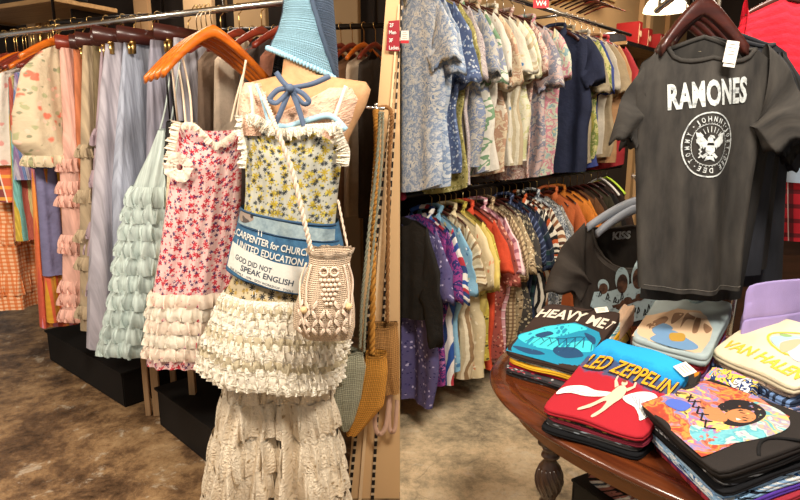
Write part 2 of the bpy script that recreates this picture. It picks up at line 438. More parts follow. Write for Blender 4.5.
# ================================================================ THE SETTING
def slab(name, pts, z0, z1, mat, kind='structure'):
    bm = bmesh.new(); a = [bm.verts.new((x, y, z0)) for x, y in pts]; b = [bm.verts.new((x, y, z1)) for x, y in pts]; n = len(pts)
    for i in range(n): bm.faces.new((a[i], a[(i+1) % n], b[(i+1) % n], b[i]))
    bm.faces.new(a); bm.faces.new(b); o = link(name, bm, mat, smooth=False); o['kind'] = kind; return o
def wallseg(name, p, q, th, z1, mat, z0=0):
    p = Vector(p); q = Vector(q); d = (q-p).normalized(); n = Vector((-d.y, d.x))*th
    return slab(name, [tuple(p), tuple(q), tuple(q+n), tuple(p+n)], z0, z1, mat)
def conc(c1, c2, c3, c4, seed):
    def f(b):
        v = b.vmap(b.obj(), (1, 1, 1), (seed, seed*.7, 0)); vv = b.warp(v, 2.2, .18)
        a = b.ramp(b.noise(vv, 3.0, 14, .78), [(.36, lin(c1)), (.46, lin(c2)), (.54, lin(c3)), (.66, lin(c4))])
        sp = b.noise(v, 34, 8, .8); a = b.mix(b.math('MULTIPLY', b.below(sp, .42, .06), .35), a, lin(c1))
        st = b.noise(b.warp(v, 5, .3), 6, 6, .7); a = b.mix(b.math('MULTIPLY', b.below(b.math('SUBTRACT', .62, st), 0, .03), .5), a, lin('#d8cdb8'))
        cr = b.vor(b.warp(v, 3, .35), 1.3, 'DISTANCE_TO_EDGE'); return b.mix(b.math('MULTIPLY', b.below(cr, .004, .004), .25), a, lin('#3a2c1e'))
    return f
def cbump(b): return b.noise(b.obj(), 25, 6, .7), .35, .02
FL_L = material('brown_concrete', conc('#38281a', '#6c523a', '#9a7a56', '#bc9c74', 3), .42, bump=cbump, spec=.4)
FL_R = material('tan_concrete', conc('#6e6350', '#ad9c7e', '#d4bd98', '#e6d6b6', 9), .5, bump=cbump, spec=.3)
WALL_B = material('beige_wall', solid('#c9a87c', .05), .8); WALL_D = material('dark_wall', solid('#2a211b', .1), .9)
WALL_M = material('wall_painted_shade', lambda q: q.ramp(q.math('MULTIPLY', q.sep(q.obj())[2], .2), [(0, lin('#2e241b')), (.452, lin('#a8875c'))], 'CONSTANT'), .85)  # beige wall; gloom behind the shirts is painted as a dark lower part
slab('floor_left', [(-6, -1), (0, -1), (0, 7), (-6, 7)], -.1, 0, FL_L)
slab('floor_right', [(0, -1), (5, -1), (5, 9), (0, 9)], -.1, 0, FL_R)
slab('ceiling', [(-6, 0), (5, 0), (5, 9), (-6, 9)], 3.0, 3.1, material('ceiling_paint', solid('#b09a7c', .05), .9))
slab('wall_middle', [(-.02, 2.32), (0, 2.32), (0, 9), (-.02, 9)], 0, 3.0, WALL_B)
# right rail line
RU0 = atz(545, 8, 2.25); RU1 = atz(600, 25, 2.25); RD = (RU1-RU0); RD.z = 0; RD.normalize(); RN = Vector((RD.y, -RD.x, 0))   # towards the aisle
R0 = RU0 - RD*(RU0.x/RD.x)
RA = math.atan2(RN.y, RN.x)
LU0 = atz(0, 33, 2.05); LU1 = atz(160, 14, 2.05); LD = (LU1-LU0); LD.z = 0; LD.normalize(); LN = Vector((LD.y, -LD.x, 0))
L0 = LU0
LA = math.atan2(-LN.y, -LN.x)
def rail_pt(P, D, px):
    """where the vertical plane through pixel column px (at horizon) meets the rail"""
    k = (px-400)/F/1.03; s = (k*P.y-P.x)/(D.x-k*D.y); return P+D*s
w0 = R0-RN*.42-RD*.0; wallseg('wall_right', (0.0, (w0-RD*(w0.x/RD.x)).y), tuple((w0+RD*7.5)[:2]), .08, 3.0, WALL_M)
slab('wall_right_side', [(3.4, 1.0), (3.48, 1.0), (3.48, 8.2), (3.4, 8.2)], 0, 3.0, WALL_D)
w1 = L0-LN*1.75; a1 = w1-LD*3.4; b1 = w1+LD*((-.03-w1.x)/LD.x); wallseg('wall_left', tuple(a1[:2]), tuple(b1[:2]), .08, 3.0, WALL_D)
# tall beige display board with slotted steel strips, standing against the end of the middle wall
BOARD = material('beige_laminate', solid('#cfa878', .04), .6)
bd = empty('display_board', (-.1, 2.26, 0), 'tall beige display board beside the clothes rack, hung with straw bags', 'board')
def tilted(name, xt0, xt1, xb0, xb1, Y, yt, yb, th, mat, parent):
    """board whose left and right edges run through the given pixels at rows yt and yb"""
    bm = bmesh.new(); o = parent.location; cs = []
    for (px, py) in ((xt0, yt), (xt1, yt), (xb1, yb), (xb0, yb)):
        p = at(px, py, Y); p.x = min(p.x, -.002); cs.append(p-o)
    zf = -o.z+.003
    for i, j in ((3, 0), (2, 1)):
        d = cs[i]-cs[j]; cs[i] = cs[j]+d*((zf-cs[j].z)/d.z); cs[j] = cs[j]-d*(.25)
    f = [bm.verts.new(c) for c in cs]; g = [bm.verts.new(c+Vector((0, th, 0))) for c in cs]
    bm.faces.new(f); bm.faces.new(g)
    for i in range(4): bm.faces.new((f[i], f[(i+1) % 4], g[(i+1) % 4], g[i]))
    return link(name, bm, mat, parent, smooth=False)
tilted('board_panel', 386, 400, 347, 400, 2.27, 0, 500, .03, BOARD, bd)
SLOT = material('slotted_strip', lambda b: b.ramp(b.math('FRACT', b.math('MULTIPLY', b.sep(b.obj())[2], 28)), [(0, lin('#1a1512')), (.65, lin('#c0a888'))], 'CONSTANT'), .5)
BEI2 = material('beige_post', solid('#dcbb90', .03), .5)
tilted('slotted_strip', 385, 387.5, 355, 358, 2.262, 150, 430, .004, SLOT, bd)
tilted('slotted_strip', 398, 400, 375, 378, 2.262, 60, 430, .004, SLOT, bd)
tilted('rib', 390.5, 392.5, 364, 367, 2.255, 100, 430, .012, BEI2, bd)
# floor sign on it
SIGN = material('sign_maroon', '#8e1420', .4); INK = material('sign_white', '#e6dcd2', .6)
sg = empty('floor_sign', tuple(at(393, 36, 2.25)), 'small maroon sign with white floor directions on the beige board', 'sign')
o_ = sg.location
bm = bmesh.new(); q = [at(388.5, 21, 2.25), at(399.6, 20, 2.25), at(399.6, 51, 2.25), at(386, 50.5, 2.25)]
f_ = [bm.verts.new(p-o_) for p in q]; g_ = [bm.verts.new(p-o_+Vector((0, .006, 0))) for p in q]; bm.faces.new(f_); bm.faces.new(g_)
for i in range(4): bm.faces.new((f_[i], f_[(i+1) % 4], g_[(i+1) % 4], g_[i]))
link('sign_plate', bm, SIGN, sg, smooth=False)
pr = Print()
for t_, yy in (('2F', .030), ('Men', .006), ('3F', -.021), ('Ladies', -.046)): pr.text(t_, -.012+(yy<.02)*-.002, yy, h=.0135, bold=.01, w=.014 if len(t_) == 2 else (.025 if len(t_) == 3 else .034))
pr.make('lettering', lambda x, y, k: Vector((x, -.003-k*1e-4, y)), INK, sg, .1)

# low dark plinth boxes and wooden legs under the left rack
DKWOOD = material('dark_plinth', solid('#120e0b', .15), .7); POSTW = material('pale_post_wood', wood('#a8845e', '#c4a078', ax=2), .6)
def plinth(px0, py0, px1, py1, dep, h, label):
    a = atz(px0, py0, 0); b = atz(px1, py1, 0); d = (b-a); L = d.length; d.normalize(); n = Vector((-d.y, d.x, 0)); c = (a+b)/2+n*dep/2
    if n.y < 0: c = (a+b)/2-n*dep/2
    bm = bmesh.new(); box(bm, (0, 0, h/2), (L, dep, h), bev=.006); box(bm, (0, 0, h+.006), (L+.02, dep+.02, .012))
    o = link('display_plinth', bm, DKWOOD, smooth=False); o.location = c; o.rotation_euler = (0, 0, math.atan2(d.y, d.x)); tagit(o, label, 'plinth')
plinth(50, 360, 125, 408, .55, .2, 'low dark plinth on the floor behind the hanging pink and mint dresses')
plinth(160, 425, 215, 470, .5, .2, 'low dark plinth on the floor beside the cream lace skirt')
for i, (px, wd, lb) in enumerate(((149, .028, 'slim pale wooden post below the pink floral dress, leftmost of three'), (158, .04, 'wider pale wooden post below the pink floral dress, middle of three'), (175, .03, 'shaded wooden post below the pink floral dress, rightmost of three'))):
    p = atz(px, 415, 0) if i < 2 else atz(px, 398, 0); bm = bmesh.new(); box(bm, (0, 0, .5), (wd, .03, 1.0), rz=.2, bev=.003); o = link('wooden_post', bm, POSTW, smooth=False); o.location = p; tagit(o, lb, 'post')
p = atz(212, 470, 0); bm = bmesh.new(); box(bm, (-.05, .28, .48), (.34, .26, .02), rz=-.3, bev=.003); box(bm, (.08, .28, .56), (.08, .03, .14), rz=-.3, bev=.002)
for sx, sy in ((-.19, .2), (.08, .12), (-.13, .42), (.12, .36)): box(bm, (sx, sy, .235), (.03, .03, .47))
o = link('low_shelf', bm, POSTW, smooth=False); o.location = (p.x, p.y+.15, 0); tagit(o, 'wooden low shelf corner showing between pink dress and mannequin', 'shelf')

# ================================================================ RIGHT SIDE: two rails of shirts
def rail(name, a, b, r, mat, label, ends=True, hang_z=None):
    o = empty(name, tuple(a), label, 'clothes rail'); A = Vector(a)
    bm = bmesh.new(); tube(bm, [Vector((0, 0, 0)), Vector(b)-A], r, 12); link('rail_bar', bm, mat, o)
    return o
def brackets(o, wall_vec, ts, D, mat):
    for t in ts:
        bm = bmesh.new(); tube(bm, [D*t, D*t+wall_vec*.98], .009, 8); link('wall_bracket', bm, mat, o)
RLEN = 2.8
ru = rail('clothes_rail', R0+RD*.02+Vector((0, 0, 2.245)) - Vector((0, 0, R0.z)), Vector((R0.x, R0.y, 2.245))+RD*RLEN, .013, CHROME, 'chrome upper rail holding pale patterned shirts along the wall'); brackets(ru, -RN*.42, (.5, 1.6, 2.6), RD, CHROME)
rl = rail('clothes_rail', Vector((R0.x, R0.y, 1.215))+RD*.02, Vector((R0.x, R0.y, 1.215))+RD*RLEN, .013, DARKMET, 'dark lower rail holding crowded colourful shirts under the pale ones'); brackets(rl, -RN*.42, (.5, 1.6, 2.6), RD, DARKMET)
bm = bmesh.new(); lathe(bm, [(.001, -.01), (.02, -.006), (.02, .006), (.001, .01)]); e_ = link('end_cap', bm, material('maroon_cap', '#7a1830', .4), rl); e_.rotation_euler = (math.pi/2, 0, RA); e_.location = RD*.0
def clampR(o):
    m = o.matrix_basis if False else None
def mk_clamp(loc, ang, side):
    c, s_ = math.cos(ang), math.sin(ang)
    def f(p):
        X = loc.x+p.x*c-p.y*s_; Y = loc.y+p.x*s_+p.y*c
        if side > 0 and X < .006: X = .006+.001*abs(math.sin(p.z*9))
        elif side < 0 and X > -.026: X = -.026
        else: return p
        dx, dy = X-loc.x, Y-loc.y; return Vector((dx*c+dy*s_, -dx*s_+dy*c, p.z))
    return f
def rack_shirt(P, zr, ang, D, name, label, cat, mat, L=.86, hw=.235, th=.026, seed=1, group=None, slv='short', collar=None, side=1, nearside=1, jitter=0, clampon=False, drop=.1, fold=.02, hem=None, longs=False):
    random.seed(seed*7+3); loc = Vector((P.x, P.y, zr-.075)); a = ang+rnd(-.1, .1)+jitter
    root = empty(name, tuple(loc), label, cat, group, a)
    cl = mk_clamp(loc, a, side) if clampon else None
    b = rnd(.96, 1.04); L *= rnd(.93, 1.05)
    def link(n_, bm_, m_, par):
        if cl:
            for v_ in bm_.verts: v_.co = cl(v_.co)
        return globals()['link'](n_, bm_, m_, par)
    rows = [(0, .0, 0, .2*hw/.235, .014), (.05, -.03, 0, hw*.82, .02), (.22, -.2*L, 0, hw*.9, th), (.6, -.6*L, 0, hw*.94*b, th*1.15), (1, -L, 0, hw*.98*b, th*1.2)]
    S = Cloth(rows, fold=fold*1.35, drop=drop, neck=.075, scoop=.05, seed=seed, k=(4, 8, 15)); S.tail = rnd(0, .05); S.wob = 1
    bm = bmesh.new(); S.mesh(bm, 26, 20, clamp=cl); link('body', bm, mat, root)
    for sx in ((-1, 1) if longs or slv == 'short' else ()):
        bm = bmesh.new(); tx = .0
        if longs: sleeve(bm, (sx*hw*.8, 0, -drop*.75), (sx*(hw+.03), -.02, -.6), .17, .1, .026, seed+sx, cl)
        else: sleeve(bm, (sx*hw*.80, 0, -drop*.7), (sx*(hw+rnd(.0, .03)), rnd(-.035, -.005), -.38+rnd(-.05, .03)), .19, .15, .026, seed+sx, cl, sag=rnd(0, .03))
        link('sleeve', bm, mat, root)
    if collar:
        bm = bmesh.new(); uvl = bm.loops.layers.uv.verify()
        for sx in (-1, 1):
            pts = [(sx*.012, -.024, -.055), (sx*.07, -.02, -.005), (sx*.088, -.03, -.045), (sx*.05, -.042, -.1)]
            tp = [Vector(p) for p in pts]; f1 = [bm.verts.new(cl(p) if cl else p) for p in tp]; f2 = [bm.verts.new((cl(p+Vector((0, .004, 0))) if cl else p+Vector((0, .004, 0)))) for p in tp]
            bm.faces.new(f1); bm.faces.new(f2)
            for i in range(4): bm.faces.new((f1[i], f1[(i+1) % 4], f2[(i+1) % 4], f2[i]))
        tube(bm, [(cl(Vector(p)) if cl else p) for p in [(-.07, -.02, -.006), (-.05, .02, .012), (0, .03, .018), (.05, .02, .012), (.07, -.02, -.006)]], .012, 6)
        for f in bm.faces:
            for lp in f.loops: lp[uvl].uv = (lp.vert.co.x, lp.vert.co.z)
        link('collar', bm, mat, root)
        bm = bmesh.new(); uvl = bm.loops.layers.uv.verify()
        prv = None; G = [[S.front(x, -.1-(L-.12)*i/14, .003) for x in (-.016, .016)] for i in range(15)]
        if cl: G = [[cl(p) for p in g] for g in G]
        G = [[bm.verts.new(p) for p in g] for g in G]
        for g, h_ in zip(G, G[1:]):
            f = bm.faces.new((g[0], g[1], h_[1], h_[0]))
            for lp in f.loops: lp[uvl].uv = (lp.vert.co.x+.5, lp.vert.co.z)
        link('button_placket', bm, mat, root)
    return root, S
DENB = '#33507f'
UP = [ # px, label, mat, category, kw
 (404, 'pale blue and white toile print shirt at the near end of the upper rail', ('toile', blotch(['#dfe3e6', '#b9c6d8', '#8ea6c8', '#cfd6dc', '#e9e9e2', '#7d97bd'], 26, .05, 1)), 'shirt', dict(collar=1)),
 (413, 'light chambray blue shirt with white scenery print, second on the upper rail', ('cham', blotch(['#9fb4cf', '#c8d3df', '#8aa2c4', '#dde3e6'], 17, .06, 2)), 'shirt', dict(collar=1)),
 (421, 'denim blue shirt with white bordered print on the upper rail', ('indig', floral(['#3f5f95', '#8fa8cc', '#dfe6ee'], 45, .3)), 'shirt', dict(collar=1)),
 (427, 'olive yellow small print shirt beside the denim blue one', ('olive', floral(['#b3a74a', '#5c5a2c', '#ece2a0'], 60, .3)), 'shirt', {}),
 (436, 'pale mauve shirt with dense tiny print on the upper rail', ('mauve', floral(['#cfc0bd', '#a38f96', '#e9dfd6', '#8e8796'], 75, .32)), 'shirt', dict(collar=1)),
 (443, 'slate grey and beige leaf print shirt on the upper rail', ('slate', blotch(['#8f98a6', '#c4bfb4', '#6e7a92', '#d8d2c4'], 20, .1, 4)), 'shirt', {}),
 (452, 'cream shirt with a large green palm frond and grey wedge', ('palm', blotch(['#e9e2cf', '#f0ead9', '#7fa67c', '#e9e2cf', '#7c8294', '#a8c49a'], 7, .2, 5)), 'shirt', dict(collar=1)),
 (459, 'white shirt with thin brown sketch lines on the upper rail', ('sketch', floral(['#ece4d2', '#b89a78', '#d8d8d0'], 26, .16)), 'shirt', {}),
 (467, 'tan and peach batik shirt on the upper rail', ('batik', blotch(['#d8b48c', '#e6cfa8', '#c79a78', '#ecdcc0'], 12, .15, 7)), 'shirt', dict(collar=1)),
 (475, 'cream shirt dotted with bright blue flowers', ('blueflower', floral(['#efe6cc', '#2f7fb8', '#d8c48a'], 13, .22)), 'shirt', {}),
 (484, 'cream yellow shirt with vertical sketched panels', ('panel', stripes(['#efe5c6', '#f2ead2', '#d8c8a0', '#efe5c6', '#c9b48c', '#f2ead2'], .12, 0, .02, 12)), 'shirt', dict(collar=1)),
 (492, 'lemon cream shirt with faint green leaves on the upper rail', ('lemon', blotch(['#ece2b0', '#f0e9c8', '#d8d89a', '#efe8d0'], 12, .15, 9)), 'shirt', {}),
 (500, 'rose pink and ivory shirt with ink drawings', ('rose', blotch(['#e2b8a4', '#ecd6c4', '#b98478', '#e9c8b4', '#a89aa8'], 17, .12, 10)), 'shirt', dict(collar=1)),
 (510, 'grey and pink landscape print shirt on the upper rail', ('land', blotch(['#b6b0b4', '#d8b8b0', '#8c8ea0', '#d8d0c4'], 15, .12, 11)), 'shirt', {}),
 (521, 'watercolour shirt of teal, pink and yellow next to the navy shirt', ('water', blotch(['#a9c8c0', '#e8c8b8', '#e090a0', '#d8dcc0', '#8eb4b8', '#e8d8a8'], 11, .16, 12)), 'shirt', dict(collar=1)),
 (552, 'plain dark navy button shirt on the upper rail', ('navy', solid('#20263c')), 'shirt', dict(collar=1, hw=.26, L=.95)),
 (561, 'sand beige shirt behind the navy shirt', ('sand', solid('#b9a987')), 'shirt', dict(collar=1)),
 (566, 'yellow and green tropical print shirt behind the navy shirt', ('trop', blotch(['#c8bc4a', '#8fa04a', '#e0d88a', '#6f8a4c'], 12, .12, 13)), 'shirt', {}),
 (571, 'cobalt blue shirt between beige shirts on the upper rail', ('cobalt', solid('#3b4fa0')), 'shirt', {}),
 (577, 'ivory linen shirt on the upper rail', ('ivory', solid('#e2d6bd')), 'shirt', dict(collar=1)),
 (583, 'light khaki shirt on the upper rail', ('khaki', solid('#c4ad84')), 'shirt', {}),
 (589, 'pale orange shirt beside the red one', ('porange', solid('#dba368')), 'shirt', dict(collar=1)),
 (596, 'red shirt at the far end of the upper rail', ('redshirt', solid('#c4202a')), 'shirt', dict(collar=1)),
]
for i, (px, lb, (mk, fn), cat, kw) in enumerate(UP):
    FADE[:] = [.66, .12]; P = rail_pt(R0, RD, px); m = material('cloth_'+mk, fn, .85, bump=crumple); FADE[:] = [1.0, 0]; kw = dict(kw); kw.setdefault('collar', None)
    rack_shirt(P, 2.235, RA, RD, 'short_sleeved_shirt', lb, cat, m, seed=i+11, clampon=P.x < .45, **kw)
    if P.x > .16: hanger(P.x, P.y, 2.245+.013, RA, WOOD_D, CHROME, 'dark wooden hanger hooked over the upper chrome rail of pale shirts', 'hangers on the upper rail of shirts', hw=.17, h=.108, flat=.014)
LOW = [
 (402, 'black coat at the wall end of the lower rail', ('blackcoat', solid('#1b1814', .2)), 'coat', dict(hw=.2, L=.52, longs=True, drop=.06)),
 (407, 'long violet dress with white scribble print reaching nearly to the floor', ('violet', floral(['#4a4478', '#b8b0d0', '#2f2b58'], 38, .24)), 'dress', dict(L=1.03, hw=.215, longs=False)),
 (417, 'magenta and purple marbled shirt on the lower rail', ('magenta', blotch(['#4a2f6e', '#8e3a7c', '#2c2a66', '#b06a9c'], 18, .1, 21)), 'shirt', {}),
 (424, 'bold white, blue and red curved print shirt', ('bold', stripes(['#ded8cf', '#2a4f94', '#ded8cf', '#a8323c', '#2a3d70'], .14, 0, .25, 3)), 'shirt', dict(collar=1)),
 (433, 'sky blue shirt with yellow motifs on the lower rail', ('sky', floral(['#7fb2cc', '#c8b880', '#3f6f9c', '#e0e4e0'], 20, .22)), 'shirt', dict(collar=1)),
 (441, 'beige shirt with brown vine stripes', ('vine', stripes(['#c9b593', '#e0d2b4', '#8f7352', '#d2bf9c'], .05, 0, .03, 10)), 'shirt', {}),
 (447, 'soft cream shirt with peach blossom on the lower rail', ('blossom', floral(['#dccaa0', '#d8926a', '#efe2c4'], 24, .24)), 'shirt', dict(collar=1)),
 (453, 'butter yellow shirt beside the olive print', ('butter', solid('#d6bf6a')), 'shirt', {}),
 (458, 'yellow olive shirt with black specks', ('speck', floral(['#b39f35', '#4c4420', '#d8c860'], 46, .26)), 'shirt', dict(collar=1)),
 (465, 'vivid orange red shirt on the lower rail', ('vermil', solid('#c8482a')), 'shirt', dict(collar=1)),
 (472, 'dusty red floral shirt beside the orange red one', ('dusty', floral(['#9c4438', '#d8a088', '#5c2c28'], 38, .28)), 'shirt', {}),
 (479, 'pink and burgundy plaid shirt', ('pinkplaid', plaid('#cf9aa0', [('#7a2f48', 0, .05, .35), ('#f0dcd8', 1, .05, .3), ('#8f3a50', 1, .05, .12)])), 'shirt', dict(collar=1)),
 (487, 'brown and cream checked shirt', ('brcheck', plaid('#c4ae88', [('#5c4230', 0, .022, .4), ('#6e5238', 1, .022, .4)])), 'shirt', dict(collar=1)),
 (494, 'tan geometric print shirt on the lower rail', ('geo', floral(['#a8926e', '#4c3c2c', '#dccfae'], 48, .3)), 'shirt', {}),
 (500, 'black and cream speckled shirt on the lower rail', ('bcs', floral(['#2c2a28', '#c8bc9c', '#8c8068'], 40, .32)), 'shirt', {}),
 (507, 'navy shirt with pinstripes on the lower rail', ('navypin', stripes(['#1f2740', '#1f2740', '#1f2740', '#5c6888'], .03, 0)), 'shirt', dict(collar=1)),
 (513, 'dark tartan shirt of navy and green', ('tartan', plaid('#25304a', [('#2f5048', 0, .08, .4), ('#14182a', 1, .08, .4), ('#8c8c94', 0, .08, .04)])), 'shirt', {}),
 (520, 'shirt with wavy black, orange and white stripes', ('wavy', stripes(['#1c1a1a', '#b8562c', '#e4dccb', '#1c1a1a', '#e4dccb'], .09, 0, .09, 6)), 'shirt', dict(collar=1)),
 (527, 'brown and ivory diagonal stripe shirt', ('diag', stripes(['#4a2e22', '#ddd2bc', '#8c5a3a', '#ddd2bc'], .07, 0, .2, 3)), 'shirt', {}),
 (534, 'grey and white zigzag print shirt on the lower rail', ('zig', blotch(['#6c7480', '#c8cccb', '#3c4450', '#9aa2a8'], 30, .08, 31)), 'shirt', dict(collar=1)),
 (541, 'silver grey snake print shirt beside the rust shirts', ('snake', floral(['#9c9c96', '#38383a', '#d4d0c4'], 48, .3)), 'shirt', {}),
 (553, 'rust orange corduroy shirt, nearest of the orange shirts', ('rust', stripes(['#c4693a', '#b45c30'], .008, 0)), 'shirt', dict(collar=1, hw=.25)),
 (561, 'amber orange shirt in the middle of the orange shirts', ('amber', solid('#cf7a2c')), 'shirt', dict(collar=1, hw=.25)),
 (568, 'bright tangerine shirt, last of the orange shirts', ('tang', solid('#d8842e')), 'shirt', dict(hw=.24)),
 (575, 'brown shirt next to the orange shirts', ('brownA', solid('#6b4526')), 'shirt', {}),
 (582, 'chocolate brown shirt on the far lower rail', ('brownB', solid('#3c2a1e')), 'shirt', {}),
 (589, 'dark olive shirt on the far lower rail', ('oliveD', solid('#3a3424')), 'shirt', {}),
 (596, 'black shirt on the far lower rail', ('blackB', solid('#1e1a18')), 'shirt', {}),
 (603, 'dark umber shirt on the far lower rail', ('umber', solid('#33241c')), 'shirt', {}),
]
for i, (px, lb, (mk, fn), cat, kw) in enumerate(LOW):
    P = rail_pt(R0, RD, px); m = material('cloth_'+mk, fn, .85, bump=crumple); kw = dict(kw); kw.setdefault('collar', None); kw.setdefault('L', .86)
    nm = {'dress': 'long_dress', 'coat': 'coat'}.get(cat, 'short_sleeved_shirt')
    rack_shirt(P, 1.205, RA, RD, nm, lb, cat, m, seed=i+61, clampon=P.x < .45, drop=kw.pop('drop', .1), **kw)
    if P.x > .12: hanger(P.x, P.y, 1.215+.013, RA, WOOD_D, BRASS, 'thin hanger hooked over the dark lower rail of colourful shirts', 'hangers on the lower rail of shirts', hw=.16, flat=.008, h=.112)
for k, (px, mt, lb) in enumerate(((612, material('lime_plastic', '#b8d840', .4), 'empty lime green plastic hanger at far end of lower rail'), (606, material('white_plastic', '#d8d4cc', .4), 'empty white plastic hanger beside the lime green one'))):
    P = rail_pt(R0, RD, px); hanger(P.x, P.y, 1.228, RA-.3, mt, CHROME, lb, None, hw=.2, flat=.008, drop=.11)
# price tag on the first shirt
def tagcard(name, p, w_, h_, label, rx=0, rz=0, red=True, rot=0):
    o = empty(name, tuple(p), label, 'price tag'); bm = bmesh.new(); box(bm, (0, 0, 0), (w_, .002, h_), bev=0); link('card', bm, material('tag_white', '#e9e4da', .6), o, False)
    if red: bm = bmesh.new(); box(bm, (0, -.0004, -h_*.38), (w_, .0024, h_*.24)); link('red_band', bm, material('tag_red', '#c42c34', .6), o, False)
    bm = bmesh.new()
    for k in range(4): box(bm, (0, -.0013, h_*(.34-.15*k)), (w_*(.65 if k % 2 else .45), .0004, h_*.03))
    link('small_print', bm, material('tag_grey', '#77746e', .6), o, False)
    o.rotation_euler = (rx, rot, rz); return o
tagcard('price_tag', at(404.5, 37, 2.62), .036, .05, 'white and red price tag on the pale blue toile shirt')
# ================================================================ RIGHT SIDE: shelves above, lamp, far wall
WS = R0-RN*.42
def onwall(px, off, z):
    p = rail_pt(WS+RN*off, RD, px); return Vector((p.x, p.y, z))
SHELF = material('shelf_board', wood('#8c6a42', '#b08c5e'), .5)
def wshelf(px0, px1, z, dep, label):
    a = onwall(px0, dep/2, z); b = onwall(px1, dep/2, z); o = empty('wall_shelf', tuple((a+b)/2), label, 'shelf', rz=math.atan2(RD.y, RD.x)); L = (b-a).length
    bm = bmesh.new(); box(bm, (0, 0, 0), (L, dep*.98, .028), bev=.003); link('shelf_board', bm, SHELF, o, False)
    bm = bmesh.new(); box(bm, (0, -dep*.49-.004, 0), (L, .006, .034), bev=.002); link('metal_edge', bm, CHROME, o, False)
    for t in (-.4, .4):
        bm = bmesh.new(); box(bm, (t*L, dep*.1, -.05), (.02, dep*.75, .07), bev=.003); link('bracket', bm, DARKMET, o, False)
    return o
wshelf(430, 607, 2.62, .3, 'high wooden shelf with metal edge over the pale shirts')
wshelf(603, 668, 2.21, .34, 'lower wooden shelf carrying red boxes and dark hats')
REDB = material('red_box', '#8f1a18', .5); CREAMB = material('cream_band', '#d8b890', .5)
for px, z, w_, h_, lb in ((624, 2.225, .09, .2, 'tall narrow red box with cream stripe on the lower wall shelf'), (634, 2.225, .12, .17, 'square red box with cream emblem, middle of the red boxes'), (647, 2.225, .14, .16, 'red box with round cream emblem, rightmost on the shelf')):
    p = onwall(px, .2, z); o = empty('red_box', tuple(p), lb, 'box', rz=math.atan2(RD.y, RD.x))
    bm = bmesh.new(); box(bm, (0, 0, h_/2), (w_, .2, h_), bev=.004); link('carton', bm, REDB, o, False)
    bm = bmesh.new(); lathe(bm, [(.026, 0), (.026, .002)], n=20); e = link('emblem', bm, CREAMB, o, False); e.location = (0, -.101, h_*.5); e.rotation_euler = (math.pi/2, 0, 0); 
    bm = bmesh.new(); box(bm, (-w_*.38, -.1005, h_/2), (.012, .002, h_*.8)); link('stripe', bm, CREAMB, o, False)
HATM = material('black_felt', '#1c1a1c', .8)
for px, z, s, lb in ((607, 2.225, 1, 'dark brimmed hat, leftmost on the lower wall shelf'), (614, 2.225, .9, 'black brimmed hat next to the narrow red box')):
    p = onwall(px, .13, z); bm = bmesh.new(); lathe(bm, [(.13*s, 0), (.14*s, .012), (.08*s, .02), (.078*s, .07), (.06*s, .1), (.01, .105)]); o = link('brimmed_hat', bm, HATM); o.location = p; tagit(o, lb, 'hat')
# pale flat boxes and cloth on the high shelf
for px, w_, h_, c, lb in ((590, .3, .09, '#c9a67a', 'flat kraft box lying on the high wooden shelf'),):
    p = onwall(px, .17, 2.635); bm = bmesh.new(); box(bm, (0, 0, h_/2), (w_, .2, h_), bev=.004); box(bm, (0, 0, h_-.01), (w_+.008, .208, .03), bev=.003); o = link('flat_box', bm, material('kraft', c, .7), smooth=False); o.location = p; o.rotation_euler = (0, 0, math.atan2(RD.y, RD.x)); tagit(o, lb, 'box')
# upright panels of the wall unit
for i, (px, c) in enumerate(((636, '#b58f60'), (643, '#caa272'), (662, '#a87c4c'))):
    p = onwall(px, .03, 0); bm = bmesh.new(); box(bm, (0, 0, 1.45), (.09, .05, 2.9), bev=.004); o = link('wall_post', bm, material('post%d' % i, c, .6), smooth=False); o.location = p; o.rotation_euler = (0, 0, math.atan2(RD.y, RD.x)); tagit(o, ('tan upright wall post behind the red boxes, leftmost', 'light tan upright wall post behind the red boxes, middle', 'brown upright wall post right of the red boxes')[i], 'post')
# second, higher rail with bare hangers at the wall
p0 = onwall(470, .36, 2.46); p1 = onwall(607, .36, 2.46)
r3 = rail('clothes_rail', tuple(p0), p1, .011, BRASS, 'thin brass rail of empty hangers above the chrome shirt rail')
brackets(r3, -RN*.36, (.1, 1.6), RD, BRASS)
for k in range(22):
    q = p0.lerp(p1, .04+k*.042); hanger(q.x, q.y, 2.472, RA+rnd(-.2, .2), WOOD_D if k % 3 else WOOD_M, BRASS, 'empty hanger on the brass rail under the high shelf', 'empty hangers under the high shelf', hw=.15, flat=.006, h=.06, drop=.05)
rs = empty('sale_tag', tuple(at(541, 3, 3.3)), 'red hanging tag with white lettering above the pale shirts', 'tag')
bm = bmesh.new(); box(bm, (0, 0, 0), (.08, .004, .05)); link('card', bm, material('tag_red', '#c42c34', .6), rs, False)
pr = Print(); pr.text('W4', 0, -.014, h=.026, anchor='c', bold=.02); pr.make('lettering', lambda x, y, k: Vector((x, -.003, y)), INK, rs, .2)
bm = bmesh.new(); tube(bm, [(0, 0, .024), (0, 0, .35)], .0012, 5); link('string', bm, CHROME, rs)
